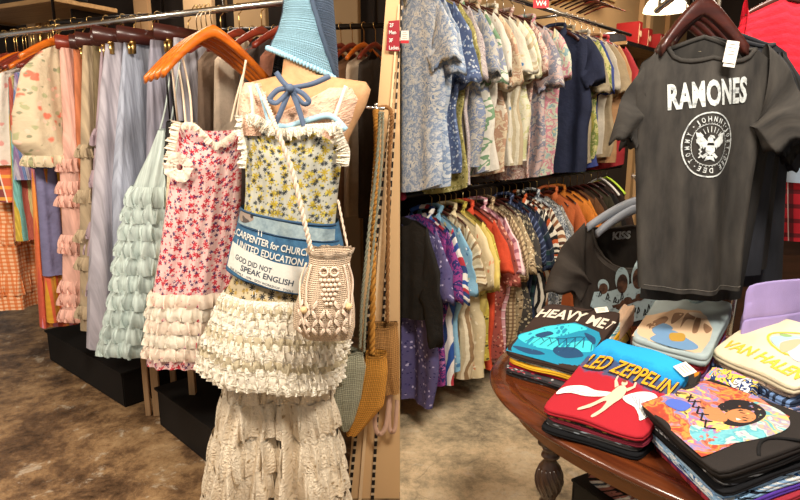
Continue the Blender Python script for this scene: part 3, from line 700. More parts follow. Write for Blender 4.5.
# lamp
lp = at(666, 4, 4.5); o = empty('pendant_lamp', tuple(lp), 'glowing white dome pendant lamp behind the black band shirt', 'lamp')
SHADE = material('lamp_shade_glow', '#fff0d0', .5, emit=1.5)
bm = bmesh.new(); n_ = 28
prof = [(.15, -.05), (.148, -.03), (.125, .015), (.085, .05), (.03, .07), (.02, .075)]
for (ra, za), (rb, zb) in zip(prof, prof[1:]):
    for k in range(n_):
        a, b = 2*math.pi*k/n_, 2*math.pi*(k+1)/n_
        bm.faces.new([bm.verts.new((r*math.cos(t), r*math.sin(t), z)) for r, t, z in ((ra, a, za), (ra, b, za), (rb, b, zb), (rb, a, zb))])
bmesh.ops.remove_doubles(bm, verts=bm.verts, dist=1e-5); link('lamp_shade', bm, SHADE, o)
bm = bmesh.new(); lathe(bm, [(.03, -.06), (.035, -.03), (.02, .0), (.015, .02)]); link('bulb', bm, material('bulb', '#fff4e0', .4, emit=10), o)
bm = bmesh.new(); tube(bm, [(0, 0, .07), (0, 0, 3.0-lp.z)], .006, 6); link('cord', bm, DARKMET, o)
# far racks seen round the right edge of the band shirt: red sweater, denim, red plaid
FARR = empty('clothes_rail', (1.45, 2.95, 2.2), 'chrome rail at far right holding a red sweater', 'clothes rail')
bm = bmesh.new(); tube(bm, [(0, 0, 0), (1.95, 0, 0)], .014, 10); link('rail_bar', bm, CHROME, FARR)
bm = bmesh.new(); tube(bm, [(.02, 0, 0), (.02, 0, -2.2)], .016, 10); link('upright', bm, CHROME, FARR)
def px_cloth(Y, spec, **kw):
    top = spec[0][0]; cx = (spec[0][1]+spec[0][2])/2; O = at(cx, top, Y); rows = []; zt = O.z; zb = at(cx, spec[-1][0], Y).z
    for s in spec:
        a = at(s[1], s[0], Y); b = at(s[2], s[0], Y); rows.append(((zt-a.z)/(zt-zb), a.z-O.z, (a.x+b.x)/2-O.x, (b.x-a.x)/2, s[3] if len(s) > 3 else .05))
    return O, Cloth(rows, **kw)
def px_local(O, Y):
    def f(px, py):
        p = at(px, py, Y)-O; return (p.x, p.z)
    return f
def neck_tube(bm, S, r=.007, N=24, front=True):
    pts = []
    hw = S.rows[0][3]
    for i in range(N+1):
        a = 2*math.pi*i/N; x = -S.neck*1.02*math.cos(a); side = -1 if a < math.pi else 1
        pts.append(S.P(max(-1, min(1, (x)/hw)), 0, side)+Vector((0, side*.002, .001)))
    tube(bm, pts, r, 6, cap=False)
def hung_top(name, Y, spec, mat, label, cat='t-shirt', slv=None, group=None, neckrib=True, nu=60, nv=40, **kw):
    O, S = px_cloth(Y, spec, **kw); root = empty(name, tuple(O), label, cat, group)
    bm = bmesh.new(); S.mesh(bm, nu, nv); link('body', bm, mat, root)
    for (p0, p1, h0, h1, th, yo) in (slv or ()):
        a = at(*p0, Y)-O; b = at(*p1, Y)-O; b.y += yo; bm = bmesh.new(); sleeve(bm, a, b, h0, h1, th, 3, n=28, m=14); link('sleeve', bm, mat, root)
    if neckrib: bm = bmesh.new(); neck_tube(bm, S); link('neck_rib', bm, mat, root)
    return root, O, S
REDK = material('red_knit', stripes(['#c81428', '#d01a30', '#a81022'], .05, 1), .85, bump=crumple)
hung_top('knit_sweater', 2.9, [(-6, 745, 850, .05), (20, 738, 860, .06), (60, 735, 860, .07), (90, 737, 862, .07), (150, 740, 862, .07)], REDK, 'bright red ribbed sweater hanging at top right behind the black band shirts', 'sweater', slv=[((745, -2), (742, 120), .2, .12, .05, 0)], neckrib=False, fold=.03, drop=.1, seed=5, nu=40, nv=24)
p = at(797, -10, 2.9); hanger(p.x, 2.95, 2.214, 0, WOOD_D, CHROME, 'dark hanger carrying the red sweater', None)
# dark cabinet at the far right with folded red cloth
CAB = empty('display_cabinet', (2.35, 3.3, 0), 'dark cabinet behind the tables at the right edge', 'cabinet')
bm = bmesh.new(); box(bm, (0, 0, .5), (1.3, .6, 1.0), bev=.01); link('body', bm, material('dark_cabinet', wood('#2a1a12', '#3c2618'), .5), CAB, False)
bm = bmesh.new(); box(bm, (0, 0, 1.01), (1.36, .66, .03), bev=.006); link('top', bm, material('cabinet_top', wood('#5c2c1a', '#7a3c22'), .4), CAB, False)
for k in range(3):
    bm = bmesh.new(); box(bm, (-.42+.42*k, -.305, .5), (.38, .012, .8), bev=.004); d_ = link('door', bm, material('cabinet_door', wood('#34200f', '#44291a'), .5), CAB, False)
    bm = bmesh.new(); lathe(bm, [(.006, 0), (.014, .01), (.012, .02), (.002, .024)], n=12); h_ = link('knob', bm, BRASS, d_); h_.location = (-.42+.42*k+.14, -.31, .55); h_.rotation_euler = (math.pi/2, 0, 0)

# ================================================================ BLACK BAND SHIRTS on a short rail above the table
def teemat(key, c1, c2):
    return material(key, lambda b: b.ramp(b.noise(b.vmap(b.uv(), (1, .25, 1)), 16, 4, .6), [(.35, lin(c1)), (.7, lin(c2))]), .9, bump=weave, spec=.15)
TEE_G = teemat('washed_black_jersey', '#2b2927', '#45413c'); TEE_B = teemat('black_jersey', '#22211f', '#2d2b2a'); TEE_C = teemat('soft_black_jersey', '#26272a', '#313237')
TY = 1.8
zr = at(708, -30, TY).z; tr = empty('clothes_rail', (at(706, 0, TY).x-.03, TY-.14, zr), 'short chrome rail above the table holding black band shirts', 'clothes rail')
bm = bmesh.new(); tube(bm, [(0, 0, 0), (.14, .75, 0)], .011, 10); link('rail_bar', bm, CHROME, tr)
for t in (.05, .95):
    bm = bmesh.new(); tube(bm, [(.14*t, .75*t, 0), (.14*t, .75*t, 3.0-zr)], .006, 8); link('drop_rod', bm, CHROME, tr)
TS = [(28, 645, 775, .03), (66, 636, 771, .045), (120, 637, 763, .05), (180, 638, 752, .055), (240, 639, 743, .06), (288, 640, 738, .062)]
rt, RO, RS = hung_top('band_t_shirt', TY, TS, TEE_G, 'washed black t-shirt with big white band name and round eagle seal, hanging front', 't-shirt', slv=[((655, 52), (625, 143), .17, .075, .02, .02), ((765, 44), (777, 143), .19, .14, .05, -.07)], fold=.026, k=(4, 8, 13), drop=.095, neck=.122, scoop=.085, seed=17, nu=80, nv=56)
hl = px_local(RO, TY)
WHT = material('print_white', lambda b: b.ramp(b.noise(b.uv(), 55, 4, .7), [(.36, lin('#85898a')), (.52, lin('#c3c7c4'))]), .8)
pr = Print()
x0, y0 = hl(662, 108); x1, y1 = hl(741, 103); HH = hl(660, 88)[1]-hl(660, 107)[1]
pr.text('RAMONES', x0, y0-.004, w=x1-x0, h=HH*1.28, bold=.04, rot=.10, spacing=1.06)
pr.make('band_name', lambda x, y, k: RS.front(x, y, .003+k*.0005), WHT, rt, .012, 'white RAMONES lettering')
cx, cy = hl(698, 144); sx_ = hl(724, 144)[0]-cx; sy_ = hl(698, 112)[1]-cy
pr = Print(); pr.ring(cx, cy, sx_, sy_, .004); pr.ring(cx, cy, sx_*.64, sy_*.64, .0015)
for k in range(44):
    a = 2*math.pi*k/44; pr.ell(cx+sx_*.66*math.cos(a), cy+sy_*.66*math.sin(a), .0011, .0011, n=6)
def arc_text(txt, a_mid, span, rr, h):
    n = len(txt)
    for i, ch in enumerate(txt):
        if ch == ' ': continue
        a = math.radians(a_mid+span/2-span*(i/(max(1, n-1)))); pr.text(ch, cx+sx_*rr*math.cos(a), cy+sy_*rr*math.sin(a), w=(.0075 if ch in 'JEY' else .009), h=h, rot=a-math.pi/2, bold=.02, anchor='c')
arc_text('JOHNNY', 88, 72, .71, .0145); arc_text('JOEY', 15, 44, .71, .0145); arc_text('DEE DEE', 288, 78, .71, .0145); arc_text('TOMMY', 188, 62, .71, .0145)
for a in (44, -22, 236, 138): pr.ell(cx+sx_*.8*math.cos(math.radians(a)), cy+sy_*.8*math.sin(math.radians(a)), .002, .002, n=8)
def E(pts): pr.poly([(cx+sx_*a, cy+sy_*b) for a, b in pts])
for s in (-1, 1):
    E([(s*.08, .08), (s*.2, .2), (s*.32, .34), (s*.5, .38), (s*.44, .2), (s*.42, .05), (s*.3, -.06), (s*.14, -.08)][::s])
    for k in range(4): E([(s*(.16+.07*k), -.04+.05*k), (s*(.2+.08*k), -.14+.06*k), (s*(.26+.07*k), .02+.05*k)][::s])
    E([(s*.05, -.3), (s*.2, -.42), (s*.26, -.36), (s*.12, -.24)][::s])
E([(-.1, .06), (-.1, .2), (-.03, .3), (.08, .28), (.13, .2), (.05, .19), (.1, .06)])
E([(-.14, -.02), (.14, -.02), (.14, -.2), (0, -.34), (-.14, -.2)]); E([(-.1, -.34), (.1, -.34), (.16, -.5), (0, -.44), (-.16, -.5)])
for k in range(7): a = math.radians(40+k*17); pr.line([(cx+sx_*.3*math.cos(a), cy+sy_*(.1+.28*math.sin(a))), (cx+sx_*.46*math.cos(a), cy+sy_*(.1+.46*math.sin(a)))], .0016)
for k in range(6): pr.ell(cx-sx_*(.28+.03*(k % 2)), cy-sy_*(.08+.06*k), .004, .002, rot=.6 if k % 2 else -.6, n=8)
pr.make('round_seal', lambda x, y, k: RS.front(x, y, .003+k*.0005), WHT, rt, .012, 'round white eagle seal')
sm = bmesh.new(); pts = [RS.front(hl(640, 283)[0]+i*(hl(739, 283)[0]-hl(640, 283)[0])/40, RS.P(0, 1, -1).z+.014, .001) for i in range(1, 40)]; tube(sm, pts, .0008, 5); link('hem_stitch', sm, material('stitch_grey', '#6b665f', .8), rt)
# neck label, tag
bm = bmesh.new(); box(bm, (.0, .035, -.045), (.03, .002, .03)); link('neck_label', bm, material('label_cream', '#b8a98e', .7), rt, False)
p = at(731, 52, TY-.075); tg = tagcard('price_tag', p, .034, .058, 'white price tag pinned by the collar of the seal print shirt', red=False, rot=.12)
bm = bmesh.new(); box(bm, (.004, .003, -.01), (.032, .0015, .058)); link('second_card', bm, material('tag_white', '#e9e4da', .6), tg, False)
HP = at(703, 12, TY)
hh = hanger(HP.x, TY+.0, zr+.012, .06, WOOD_D, CHROME, 'glossy dark wooden hanger carrying the seal print shirt', None, hw=.125, drop=.125, flat=.028, h=.104, th=.013)
# more black shirts packed behind on the same rail
for k in range(4):
    dy = .075*(k+1); dx = .030*(k+1)+.004; Yk = TY+dy; sc = TY/Yk
    def sh(px): return px
    spec = [(34+4*k, 660+5*k, 775+4*k, .02), (70, 650+4*k, 782+3*k, .03), (180, 648+4*k, 764+7*k, .03), (280-6*k, 650+4*k, 752+8*k, .03)]
    if k == 0: spec[-1] = (298, 640, 742, .03)
    if k == 3: spec = [(30, 690, 790, .02), (70, 690, 796, .03), (180, 690, 788, .03), (284, 690, 784, .03)]
    ls = ((658, 58), (632+5*k, 148-4*k)); rsv = ((772+4*k, 52), (790+4*k, 140+8*k))
    lb = ('plain black t-shirt directly behind the seal print shirt', 'black t-shirt second behind the seal print shirt', 'charcoal t-shirt third behind the seal print shirt', 'blue black t-shirt at the back of the black shirts')[k]
    t_, O_, S_ = hung_top('band_t_shirt', Yk, spec, (TEE_B, TEE_C, TEE_B, TEE_C)[k], lb, 't-shirt', slv=[(ls[0], ls[1], .15, .07, .018, 0), (rsv[0], rsv[1], .17, .12, .03, -.02)], fold=.012, drop=.075, neck=.11, scoop=.04, seed=30+k, nu=34, nv=22)
    hp = at(705+4*k, 14, Yk); z_ = zr
    hanger(tr.location.x+.03+.14*(.14+dy)/.75, Yk, z_+.012, .05, WOOD_D, CHROME, ('dark wooden hanger right behind the front band shirt hanger', 'second dark hanger behind the front band shirt', 'third dark hanger behind the front band shirt', 'rearmost dark hanger of the black shirts')[k], None, hw=.1, drop=.1, flat=.02, h=.1, th=.01)
# denim with red plaid at the far right edge
PLR = material('red_plaid_flannel', plaid('#b01e2a', [('#2c1418', 0, .06, .3), ('#2c1418', 1, .06, .3), ('#e0c8c0', 0, .06, .05)]), .9); DEN_L = material('pale_denim', solid('#9fb0c2', .15), .9, bump=weave)
hung_top('denim_jacket', 2.45, [(128, 786, 840, .04), (150, 784, 850, .05), (190, 783, 850, .05), (240, 781, 850, .05)], PLR, 'pale denim and red plaid garment hanging at the right edge', 'jacket', neckrib=False, fold=.02, drop=.02, seed=8, nu=24, nv=14)
O_, S_ = px_cloth(2.42, [(120, 787, 842, .06), (145, 787, 850, .065), (182, 786, 850, .07)], fold=.012, drop=.02, seed=9)
bm = bmesh.new(); S_.mesh(bm, 24, 12); jk = [o for o in C.objects if o.name.startswith('denim_jacket')][0]; o = link('denim_panel', bm, DEN_L, jk); o.location = O_-jk.location; o['label'] = 'pale blue denim upper'
bm = bmesh.new(); tube(bm, [(0, 0, -.02), (0, .04, 2.2-jk.location.z+.03)], .003, 6); link('hanging_cord', bm, DARKMET, jk)

# ================================================================ CREW SHIRT WITH SMALL NECK LABEL behind the table
KY = 2.36
KS = [(214, 582, 690, .03), (240, 570, 700, .05), (290, 572, 700, .055), (335, 575, 700, .06), (360, 576, 700, .06)]
KM = teemat('faded_black_jersey', '#35302c', '#47403a')
kt, KO, KC = hung_top('band_t_shirt', KY, KS, KM, 'faded black wide necked t-shirt with pale blue hand print, behind the table', 't-shirt', slv=[((584, 222), (562, 292), .2, .15, .04, -.03)], fold=.016, drop=.06, neck=.175, scoop=.22, seed=23, nu=60, nv=40)
kl = px_local(KO, KY)
PB = material('print_paleblue', lambda b: b.ramp(b.noise(b.uv(), 40, 3, .6), [(.30, lin('#7f959b')), (.42, lin('#b4ccd0'))]), .8)
PBR = material('print_brown', lambda b: b.ramp(b.noise(b.uv(), 30, 3), [(.4, lin('#3a2a22')), (.6, lin('#6b4c3a'))]), .8); PK = material('print_black', '#1b1a1a', .8)
pr = Print()
pr.poly([kl(a, b) for a, b in ((592, 290), (605, 288), (625, 280), (640, 274), (655, 283), (656, 300), (650, 312), (620, 318), (600, 312), (588, 304))])
for a, b, w_, h_, r_ in ((600, 283, 5, 7, .2), (617, 276, 7, 13, .1), (634, 271, 8, 15, -.15)): x, y = kl(a, b); pr.ell(x, y, w_*.0039, h_*.0039, rot=r_)
for a, b, w_, h_ in ((600, 286, 4, 6), (617, 280, 5.5, 10), (633, 275, 6, 11)): x, y = kl(a, b); pr.ell(x, y, w_*.0039, h_*.0039, 1)
for a in ((608, 303, 646, 290), (646, 290, 653, 283), (618, 296, 612, 305)): pr.line([kl(a[0], a[1]), kl(a[2], a[3])], .013, 1)
for a, b in ((622, 296), (634, 293), (645, 289)): x, y = kl(a, b); pr.ell(x, y, .018, .015, 1)
R_ = random.Random(4)
for k in range(9):
    a = 596+k*5.6; b = 297 if k < 4 else 309; a += (k % 4)*.7; b += (k*7 % 5)-2; pts = [kl(a, b), kl(a+1.5, b-6-R_.random()*3), kl(a+2.6, b-3), kl(a+1.2, b-1), kl(a+4, b+1-R_.random()*3), kl(a+5, b-4)][:4+k % 3]; pr.line(pts, .0036, 2)
pr.make('hand_print', lambda x, y, k: KC.front(x, y, .003+k*.0005), [PB, PBR, PK], kt, .02, 'pale blue print with brown fingers and black script')
bm = bmesh.new(); uvl = bm.loops.layers.uv.verify()
# inner back of the second neckline with the printed word
pr = Print(); x, y = kl(615, 241); pr.text('KISS', x, y, w=kl(634, 240)[0]-x, h=.032, bold=.05, rot=.06)
def kback(x, z, k):
    v = KC.v_at(z)
    for _ in range(12):
        _, cx_, hw, _ = interp(KC.rows, v); p = KC.P(max(-.99, min(.99, (x-cx_)/hw)), v, 1); v = max(0, min(1, v+(p.z-z)*.8/abs(KC.rows[-1][1])))
    return Vector((x, p.y-.004, z))
pr.make('neck_print', kback, WHT, kt, .02, 'KISS neck print')
bm = bmesh.new(); tube(bm, [KC.P(u, 0, -1)+Vector((0, -.002, -.028-.02*(1-(u/.5)**2))) for u in [(-.47+.94*i/20) for i in range(21)]], .004, 6); link('neck_seam', bm, material('seam_brown', '#5c4e40', .8), kt)
KR = empty('clothes_rail', (at(640, 176, KY+.0).x, KY, at(640, 176, KY).z), 'low chrome rail stand half hidden behind the seal print shirt', 'clothes rail')
bm = bmesh.new(); tube(bm, [(-.03, 0, 0), (.5, 0, 0)], .01, 10); link('rail_bar', bm, CHROME, KR)
bm = bmesh.new(); tube(bm, [(.45, 0, 0), (.45, .1, -KR.location.z)], .012, 10); link('upright', bm, CHROME, KR)
for k in range(2):
    hanger(KR.location.x+.01*k, KY+.004, KR.location.z+.012, .0+.12*k, GREYPL, CHROME, ('matte grey wide hanger carrying the faded black hand print shirt', 'second grey hanger tucked under the first one')[k], None, hw=.2-.02*k, drop=.1, flat=.022, h=.115+.02*k, th=.013)

# ================================================================ TABLE
T_C = Vector((.977, 1.663, 0)); E1 = Vector((.63, -.776, 0)); E2 = Vector((.776, .63, 0)); TA = math.atan2(E1.y, E1.x)
TW = material('table_wood', wood('#3c1a0c', '#683216', 7, 0), .2, spec=.6); TWD = material('table_leg_wood', wood('#2c1c14', '#4a3222', 6, 2), .3, spec=.5); APR = material('table_apron_wood', wood('#5c3416', '#7c4e26', 6, 0), .35, spec=.5)
tb = empty('round_table', tuple(T_C), 'dark polished wooden table with carved turned legs, covered in folded t-shirts', 'table', rz=TA)
def sup(s, A=.7, B=.6, n=2.5, N=96):
    out = []
    for k in range(N):
        t = 2*math.pi*k/N; c, q = math.cos(t), math.sin(t); out.append(((A-s)*math.copysign(abs(c)**(2/n), c), (B-s)*math.copysign(abs(q)**(2/n), q)))
    return out
def supstack(bm, prof):
    R = [[bm.verts.new((x, y, z)) for x, y in sup(s)] for s, z in prof]; N = 96
    for a, b in zip(R, R[1:]):
        for k in range(N): bm.faces.new((a[k], a[(k+1) % N], b[(k+1) % N], b[k]))
    bm.faces.new(R[0]); bm.faces.new(R[-1])
bm = bmesh.new(); supstack(bm, [(.02, .73), (.004, .733), (0, .74), (.003, .748), (.012, .753), (.014, .7535), (.02, .7555), (.03, .76), (.058, .76), (.06, .7585), (.064, .7585), (.066, .76), (.3, .76)]); link('tabletop', bm, TW, tb)
bm = bmesh.new(); supstack(bm, [(.07, .655), (.07, .7295)]); link('apron', bm, APR, tb, False)
legp = [(-.30, -.44), (.36, -.42), (-.30, .42), (.36, .42)]
for x, y in legp:
    bm = bmesh.new(); box(bm, (0, 0, .675), (.06, .06, .108), bev=.006)
    lathe(bm, [(.024, .625), (.028, .62), (.025, .612), (.019, .604), (.026, .597), (.028, .59), (.02, .582), (.018, .575), (.029, .56), (.037, .54), (.04, .515), (.037, .49), (.028, .465), (.02, .45), (.026, .44), (.022, .43), (.017, .4), (.02, .32), (.027, .26), (.027, .245)], n=20)
    box(bm, (0, 0, .2), (.055, .055, .09), bev=.005); lathe(bm, [(.02, .158), (.03, .14), (.033, .1), (.024, .07), (.017, .05), (.027, .03), (.027, 0)], n=20)
    for k in range(14):
        a = 2*math.pi*k/14; tube(bm, [((.027+.012*math.sin(math.pi*j/6))*math.cos(a+.15*j), (.027+.012*math.sin(math.pi*j/6))*math.sin(a+.15*j), .556-.014*j) for j in range(7)], .005, 5)
    o = link('leg', bm, TWD, tb); o.location = (x, y, 0)
for (a, b) in ((0, 1), (2, 3), (0, 2), (1, 3)):
    bm = bmesh.new(); p, q = Vector(legp[a]+(.2,)), Vector(legp[b]+(.2,)); d = (q-p).normalized()*.03; box(bm, (p+q)/2, ((q-p).length-.05 if a+b in (1, 5) else .03, .03 if a+b in (1, 5) else (q-p).length-.05, .035), bev=.004); link('stretcher', bm, TWD, tb, False)
# box on the floor under the table with a printed shirt
bp = atz(625, 500, .30); bx = empty('storage_box', (bp.x+.12, bp.y+.14, 0), 'black storage box on the floor under the table', 'box', rz=.5)
bm = bmesh.new()
for c_, s_ in (((0, 0, .005), (.4, .3, .01)), ((0, -.145, .13), (.4, .01, .25)), ((0, .145, .13), (.4, .01, .25)), ((-.195, 0, .13), (.01, .28, .25)), ((.195, 0, .13), (.01, .28, .25))): box(bm, c_, s_, bev=.002)
link('bin', bm, material('black_bin', '#161514', .5), bx, False)
bm = bmesh.new(); box(bm, (0, 0, .262), (.41, .31, .014), bev=.004); link('lid', bm, material('black_lid', '#1d1c1a', .5), bx, False)

# ================================================================ FOLDED T-SHIRT STACKS
class Stack:
    def __init__(s, corners, zb=.7605, shift=(0, 0), zs=None):
        s.c = [atz(px, py, z) for px, py, z in corners]   # front-left, front-right, back-right, back-left
        s.zb = zb; s.sh = Vector((shift[0], shift[1], 0)); s.su = ((s.c[1]-s.c[0]).length+(s.c[2]-s.c[3]).length)/4; s.sv = ((s.c[3]-s.c[0]).length+(s.c[2]-s.c[1]).length)/4
    def H(s, u, v, w):
        a = (u+1)/2; b = (v+1)/2; T = (s.c[0]*(1-a)+s.c[1]*a)*(1-b)+(s.c[3]*(1-a)+s.c[2]*a)*b
        B = Vector((T.x, T.y, s.zb))+s.sh; return B+(T-B)*w
    def tee(s, w0, w1, mat, label, seed=0, j=(0, 0), sc=1.0, group=None, rot=0, name='folded_t_shirt'):
        R = random.Random(seed); ph = [R.uniform(0, 6) for _ in range(4)]; cr, sr = math.cos(rot), math.sin(rot)
        def Q(u, v, w): u, v = u*cr-v*sr, u*sr+v*cr; return s.H(u*sc+j[0], v*sc+j[1], w)
        def top(u, v): return .0035*(math.sin(3*u+ph[0])*math.sin(2.5*v+ph[1])+.5*math.sin(7*u+4*v+ph[2]))*(1-max(abs(u), abs(v))**4)
        o = bpy.data.objects.new(name, None); O = Q(0, 0, w0)
        bm = bmesh.new(); uvl = bm.loops.layers.uv.verify(); N = 72; dw = w1-w0; rings = []
        prof = [(.0, 0), (.7, 0), (.98, .0), (.995, .1), (1, .28), (.998, .44), (.985, .5), (.998, .56), (1.0, .72), (.997, .9), (.985, .98), (.955, 1), (.8, 1), (.65, 1), (.5, 1), (.35, 1), (.2, 1), (.0, 1)]
        for ip, (k, wf) in enumerate(prof):
            row = []
            for i in range(N):
                t = 2*math.pi*i/N; c, q = math.cos(t), math.sin(t); n = 14; r = (abs(c)**n+abs(q)**n)**(-1/n)
                kk = k*(1+.012*math.sin(5*t+ph[3])*(1 if k > .5 else 0)); u, v = r*c*kk, r*q*kk
                p = Q(u, v, w0+dw*wf)
                if ip > 8: p.z += top(u, v)+ .003*math.sin(4*t+ph[0])*(k > .8)
                elif ip > 2: p.z += .002*math.sin(4*t+ph[0])
                row.append((bm.verts.new(p-O), (u*s.su, v*s.sv-(0 if ip > 9 else (1-wf)*.05*(1 if ip > 1 else 0)))))
            rings.append(row)
        for a, b in zip(rings, rings[1:]):
            for i in range(N):
                k = (i+1) % N; q = (a[i], a[k], b[k], b[i]); f = bm.faces.new([x[0] for x in q])
                for lp, x in zip(f.loops, q): lp[uvl].uv = x[1]
        bmesh.ops.remove_doubles(bm, verts=bm.verts, dist=2e-5)
        body = link('folded_t_shirt' if not s.prints else 'folded_cloth', bm, mat)
        def mp(x, y, k):
            p = Q(x, y, w1)-O; p.z += top(x, y)+.0018+k*.0004; return p
        if s.prints:
            o = empty('folded_t_shirt', tuple(O), label, 't-shirt', group); body.parent = o
        else: o = body; o.location = O; tagit(o, label, 't-shirt', group)
        return o, mp
    prints = False
def jersey(c, key=None, kind=None): return material('jersey_'+(key or c), kind or solid(c, .08), .9, bump=weave, spec=.15)
def pile(S, layers, seed):
    """layers bottom to top: (weight, material, label)"""
    tot = sum(l[0] for l in layers); w = 0; out = None
    for i, (h, m, lb) in enumerate(layers):
        R = random.Random(seed+i); last = i == len(layers)-1; S.prints = last
        j = (R.uniform(-.05, .05), R.uniform(-.05, .05)) if not last else (0, 0)
        out = S.tee(w/tot+.0008, (w+h)/tot-.0008, m, lb, seed+i, j, 1.0 if last else R.uniform(.93, 1.0), 0 if not last else 0); w += h
    S.prints = False; return out
def pm(key, c): return material('print_'+key, c if callable(c) else c, .75)
# --- wave stack
S1 = Stack([(504, 351, .84), (580, 372, .84), (623, 312, .935), (546, 303, .93)])
o, mp = pile(S1, [(1, jersey('#17181c', 'blk1', floral(['#17181c', '#8c8c94'], 45, .2)), 'black shirt with white print at the bottom of the blue wave stack'), (1, jersey('#1d2028', 'blk2', floral(['#1d2028', '#a03040', '#b8b4b0'], 38, .26)), 'black and red printed shirt second from bottom in the blue wave stack'),
  (1, jersey('#b02438'), 'crimson folded shirt in the blue wave stack'), (1, jersey('#e0a82c'), 'yellow folded shirt in the blue wave stack'), (.8, jersey('#9fb8b8', 'pb', blotch(['#9fc0c4', '#e0e0d4', '#5c9aa4'], 20, .1, 3)), 'pale aqua folded shirt just under the wave print shirt'),
  (1.2, jersey('#3a2c26'), 'dark brown folded t-shirt with heavy metal lettering over a turquoise wave, topmost of its stack')], 100)
pr = Print(); TQ, TB, NV, CRM = 0, 1, 2, 3
pr.poly([(-.97, -.98), (.97, -.98), (.98, -.4), (.95, .0), (.8, .2), (.45, .3), (.1, .38), (-.2, .3), (-.55, .05), (-.97, -.35)], 1)
pr.poly([(-.95, -.45), (-.6, .0), (-.2, .26), (.1, .34), (.5, .22), (.15, .0), (-.1, -.2), (.3, -.3), (.75, -.15), (.95, -.4), (.6, -.55), (.0, -.62), (-.5, -.62)], 0, True)
for pts in ([(-.9, -.8), (-.4, -.72), (0, -.8), (-.4, -.9)], [(.1, -.5), (.5, -.42), (.85, -.6), (.5, -.75), (.15, -.68)], [(-.6, -.25), (-.35, -.05), (-.2, -.1), (-.4, -.3)], [(.5, .08), (.8, .0), (.9, -.2), (.7, -.12)]): pr.poly(pts, 2, True)
for k in range(7): a = -.7+.2*k; pr.line([(a, -.55), (a+.1, -.35+.05*k), (a+.28, -.28+.04*k), (a+.42, -.4)], .018, 2)
pr.text('HEAVY ME', -.95, .36, w=1.78, h=.34, mi=3, bold=.03, arc=.1, rot=-.02)
pr.text('T', .85, .34, w=.1, h=.3, mi=3, bold=.02, rot=-.3)
pr.make('wave_print', mp, [pm('turq', '#3fc4cc'), pm('teal', '#1b84a4'), pm('navyp', '#1d4468'), pm('cream', '#d8cbb8')], o, .12, 'turquoise wave under cream HEAVY METAL lettering')
b_ = bmesh.new(); tube(b_, [mp(-.25+.5*i/12, .93-.12*math.sin(math.pi*i/12), 0) for i in range(13)], .004, 6); link('neck_rib', b_, jersey('#3a2c26'), o)
def cardon(mp, u, v, su, sv, rot, label, S, name='price_tag'):
    o = empty(name, tuple(mp(u, v, 0)*1), label, 'price tag'); return o
def tag_on(parent, mp, u, v, w_, h_, rz, label):
    p = parent.matrix_basis @ mp(u, v, 0) if False else parent.location+mp(u, v, 4)
    a = parent.location+mp(u+.1, v, 4); b = parent.location+mp(u, v+.1, 4); n = (a-p).cross(b-p).normalized()
    o = empty('price_tag', tuple(p+n*.003), label, 'price tag'); bm = bmesh.new(); box(bm, (0, 0, 0), (w_, h_, .0015)); link('card', bm, material('tag_cream', '#e6dccb', .6), o, False)
    bm = bmesh.new()
    for k in range(3): box(bm, (0, h_*(.25-.22*k), .001), (w_*.6, h_*.05, .0004))
    link('small_print', bm, material('tag_grey', '#77746e', .6), o, False)
    o.rotation_mode = 'QUATERNION'; o.rotation_quaternion = n.to_track_quat('Z', 'Y') @ Matrix.Rotation(rz, 4, 'Z').to_quaternion()
tag_on(o, mp, .5, .93, .042, .03, .5, 'cream price tag on the heavy metal wave shirt')
# side stack of lighter shirts leaning right of the wave stack
S1b = Stack([(584, 373, .82), (592, 368, .82), (636, 306, .92), (624, 303, .92)])
o, mp = pile(S1b, [(1, jersey('#2a2a2c'), 'black shirt edge squeezed between the wave stack and winged figure stack'), (1, jersey('#b89a3c', 'mus', floral(['#b89a3c', '#2a2418'], 40, .3)), 'mustard shirt edge squeezed right of the wave stack'), (1.3, jersey('#d8b89a'), 'peach cream shirt edge squeezed right of the wave stack, topmost')], 140)
# --- red and blue winged figure stack
S2 = Stack([(541, 407, .828), (645, 438, .828), (694, 364, .935), (607, 335, .93)])
o, mp = pile(S2, [(1.2, jersey('#141416'), 'black folded shirt at the bottom of the winged figure stack'), (1, jersey('#3c4148', 'gr', floral(['#1c1e22', '#7c8288'], 30, .3)), 'charcoal printed shirt in the winged figure stack'), (.8, jersey('#8c3040'), 'dark red shirt edge in the winged figure stack'),
  (1, jersey('#191817', 'or', floral(['#191817', '#b08c4c', '#5c5850'], 34, .3)), 'black shirt with tan print under the winged figure shirt'),
  (1.3, jersey('rb', 'rb', lambda b: b.ramp(b.math('ADD', b.sep(b.uv())[1], b.math('MULTIPLY', b.math('SUBTRACT', b.noise(b.uv(), 22, 4, .7), .5), .09)), [(0, lin('#a3242e')), (.010, lin('#98304a')), (.016, lin('#4a4c66')), (.055, lin('#3c4c70')), (.07, lin('#1c78b0')), (.12, lin('#2ba0d8'))])), 'red to blue dyed t-shirt with yellow lettering and white winged figure, topmost of its stack')], 200)
pr = Print()
pr.text('LED ZEPPELIN', -.93, .06, w=1.88, h=.36, mi=4, bold=.045, shear=.1, arc=.06); pr.text('LED ZEPPELIN', -.95, .085, w=1.88, h=.36, mi=0, bold=.015, shear=.1, arc=.06)
def wing(s, ox, oy, sc=1):
    pr.poly([(ox, oy), (ox+s*.2*sc, oy+.2), (ox+s*.48*sc, oy+.26), (ox+s*.62*sc, oy+.1), (ox+s*.64*sc, oy-.2), (ox+s*.55*sc, oy-.42), (ox+s*.45*sc, oy-.3), (ox+s*.3*sc, oy-.16), (ox+s*.1*sc, oy-.1)][::s], 1, True)
    for k in range(6): pr.line([(ox+s*(.12+.08*k)*sc, oy+.08-.01*k), (ox+s*(.3+.06*k)*sc, oy-.08-.05*k)], .014, 2)
wing(1, .22, -.28, 1.0)
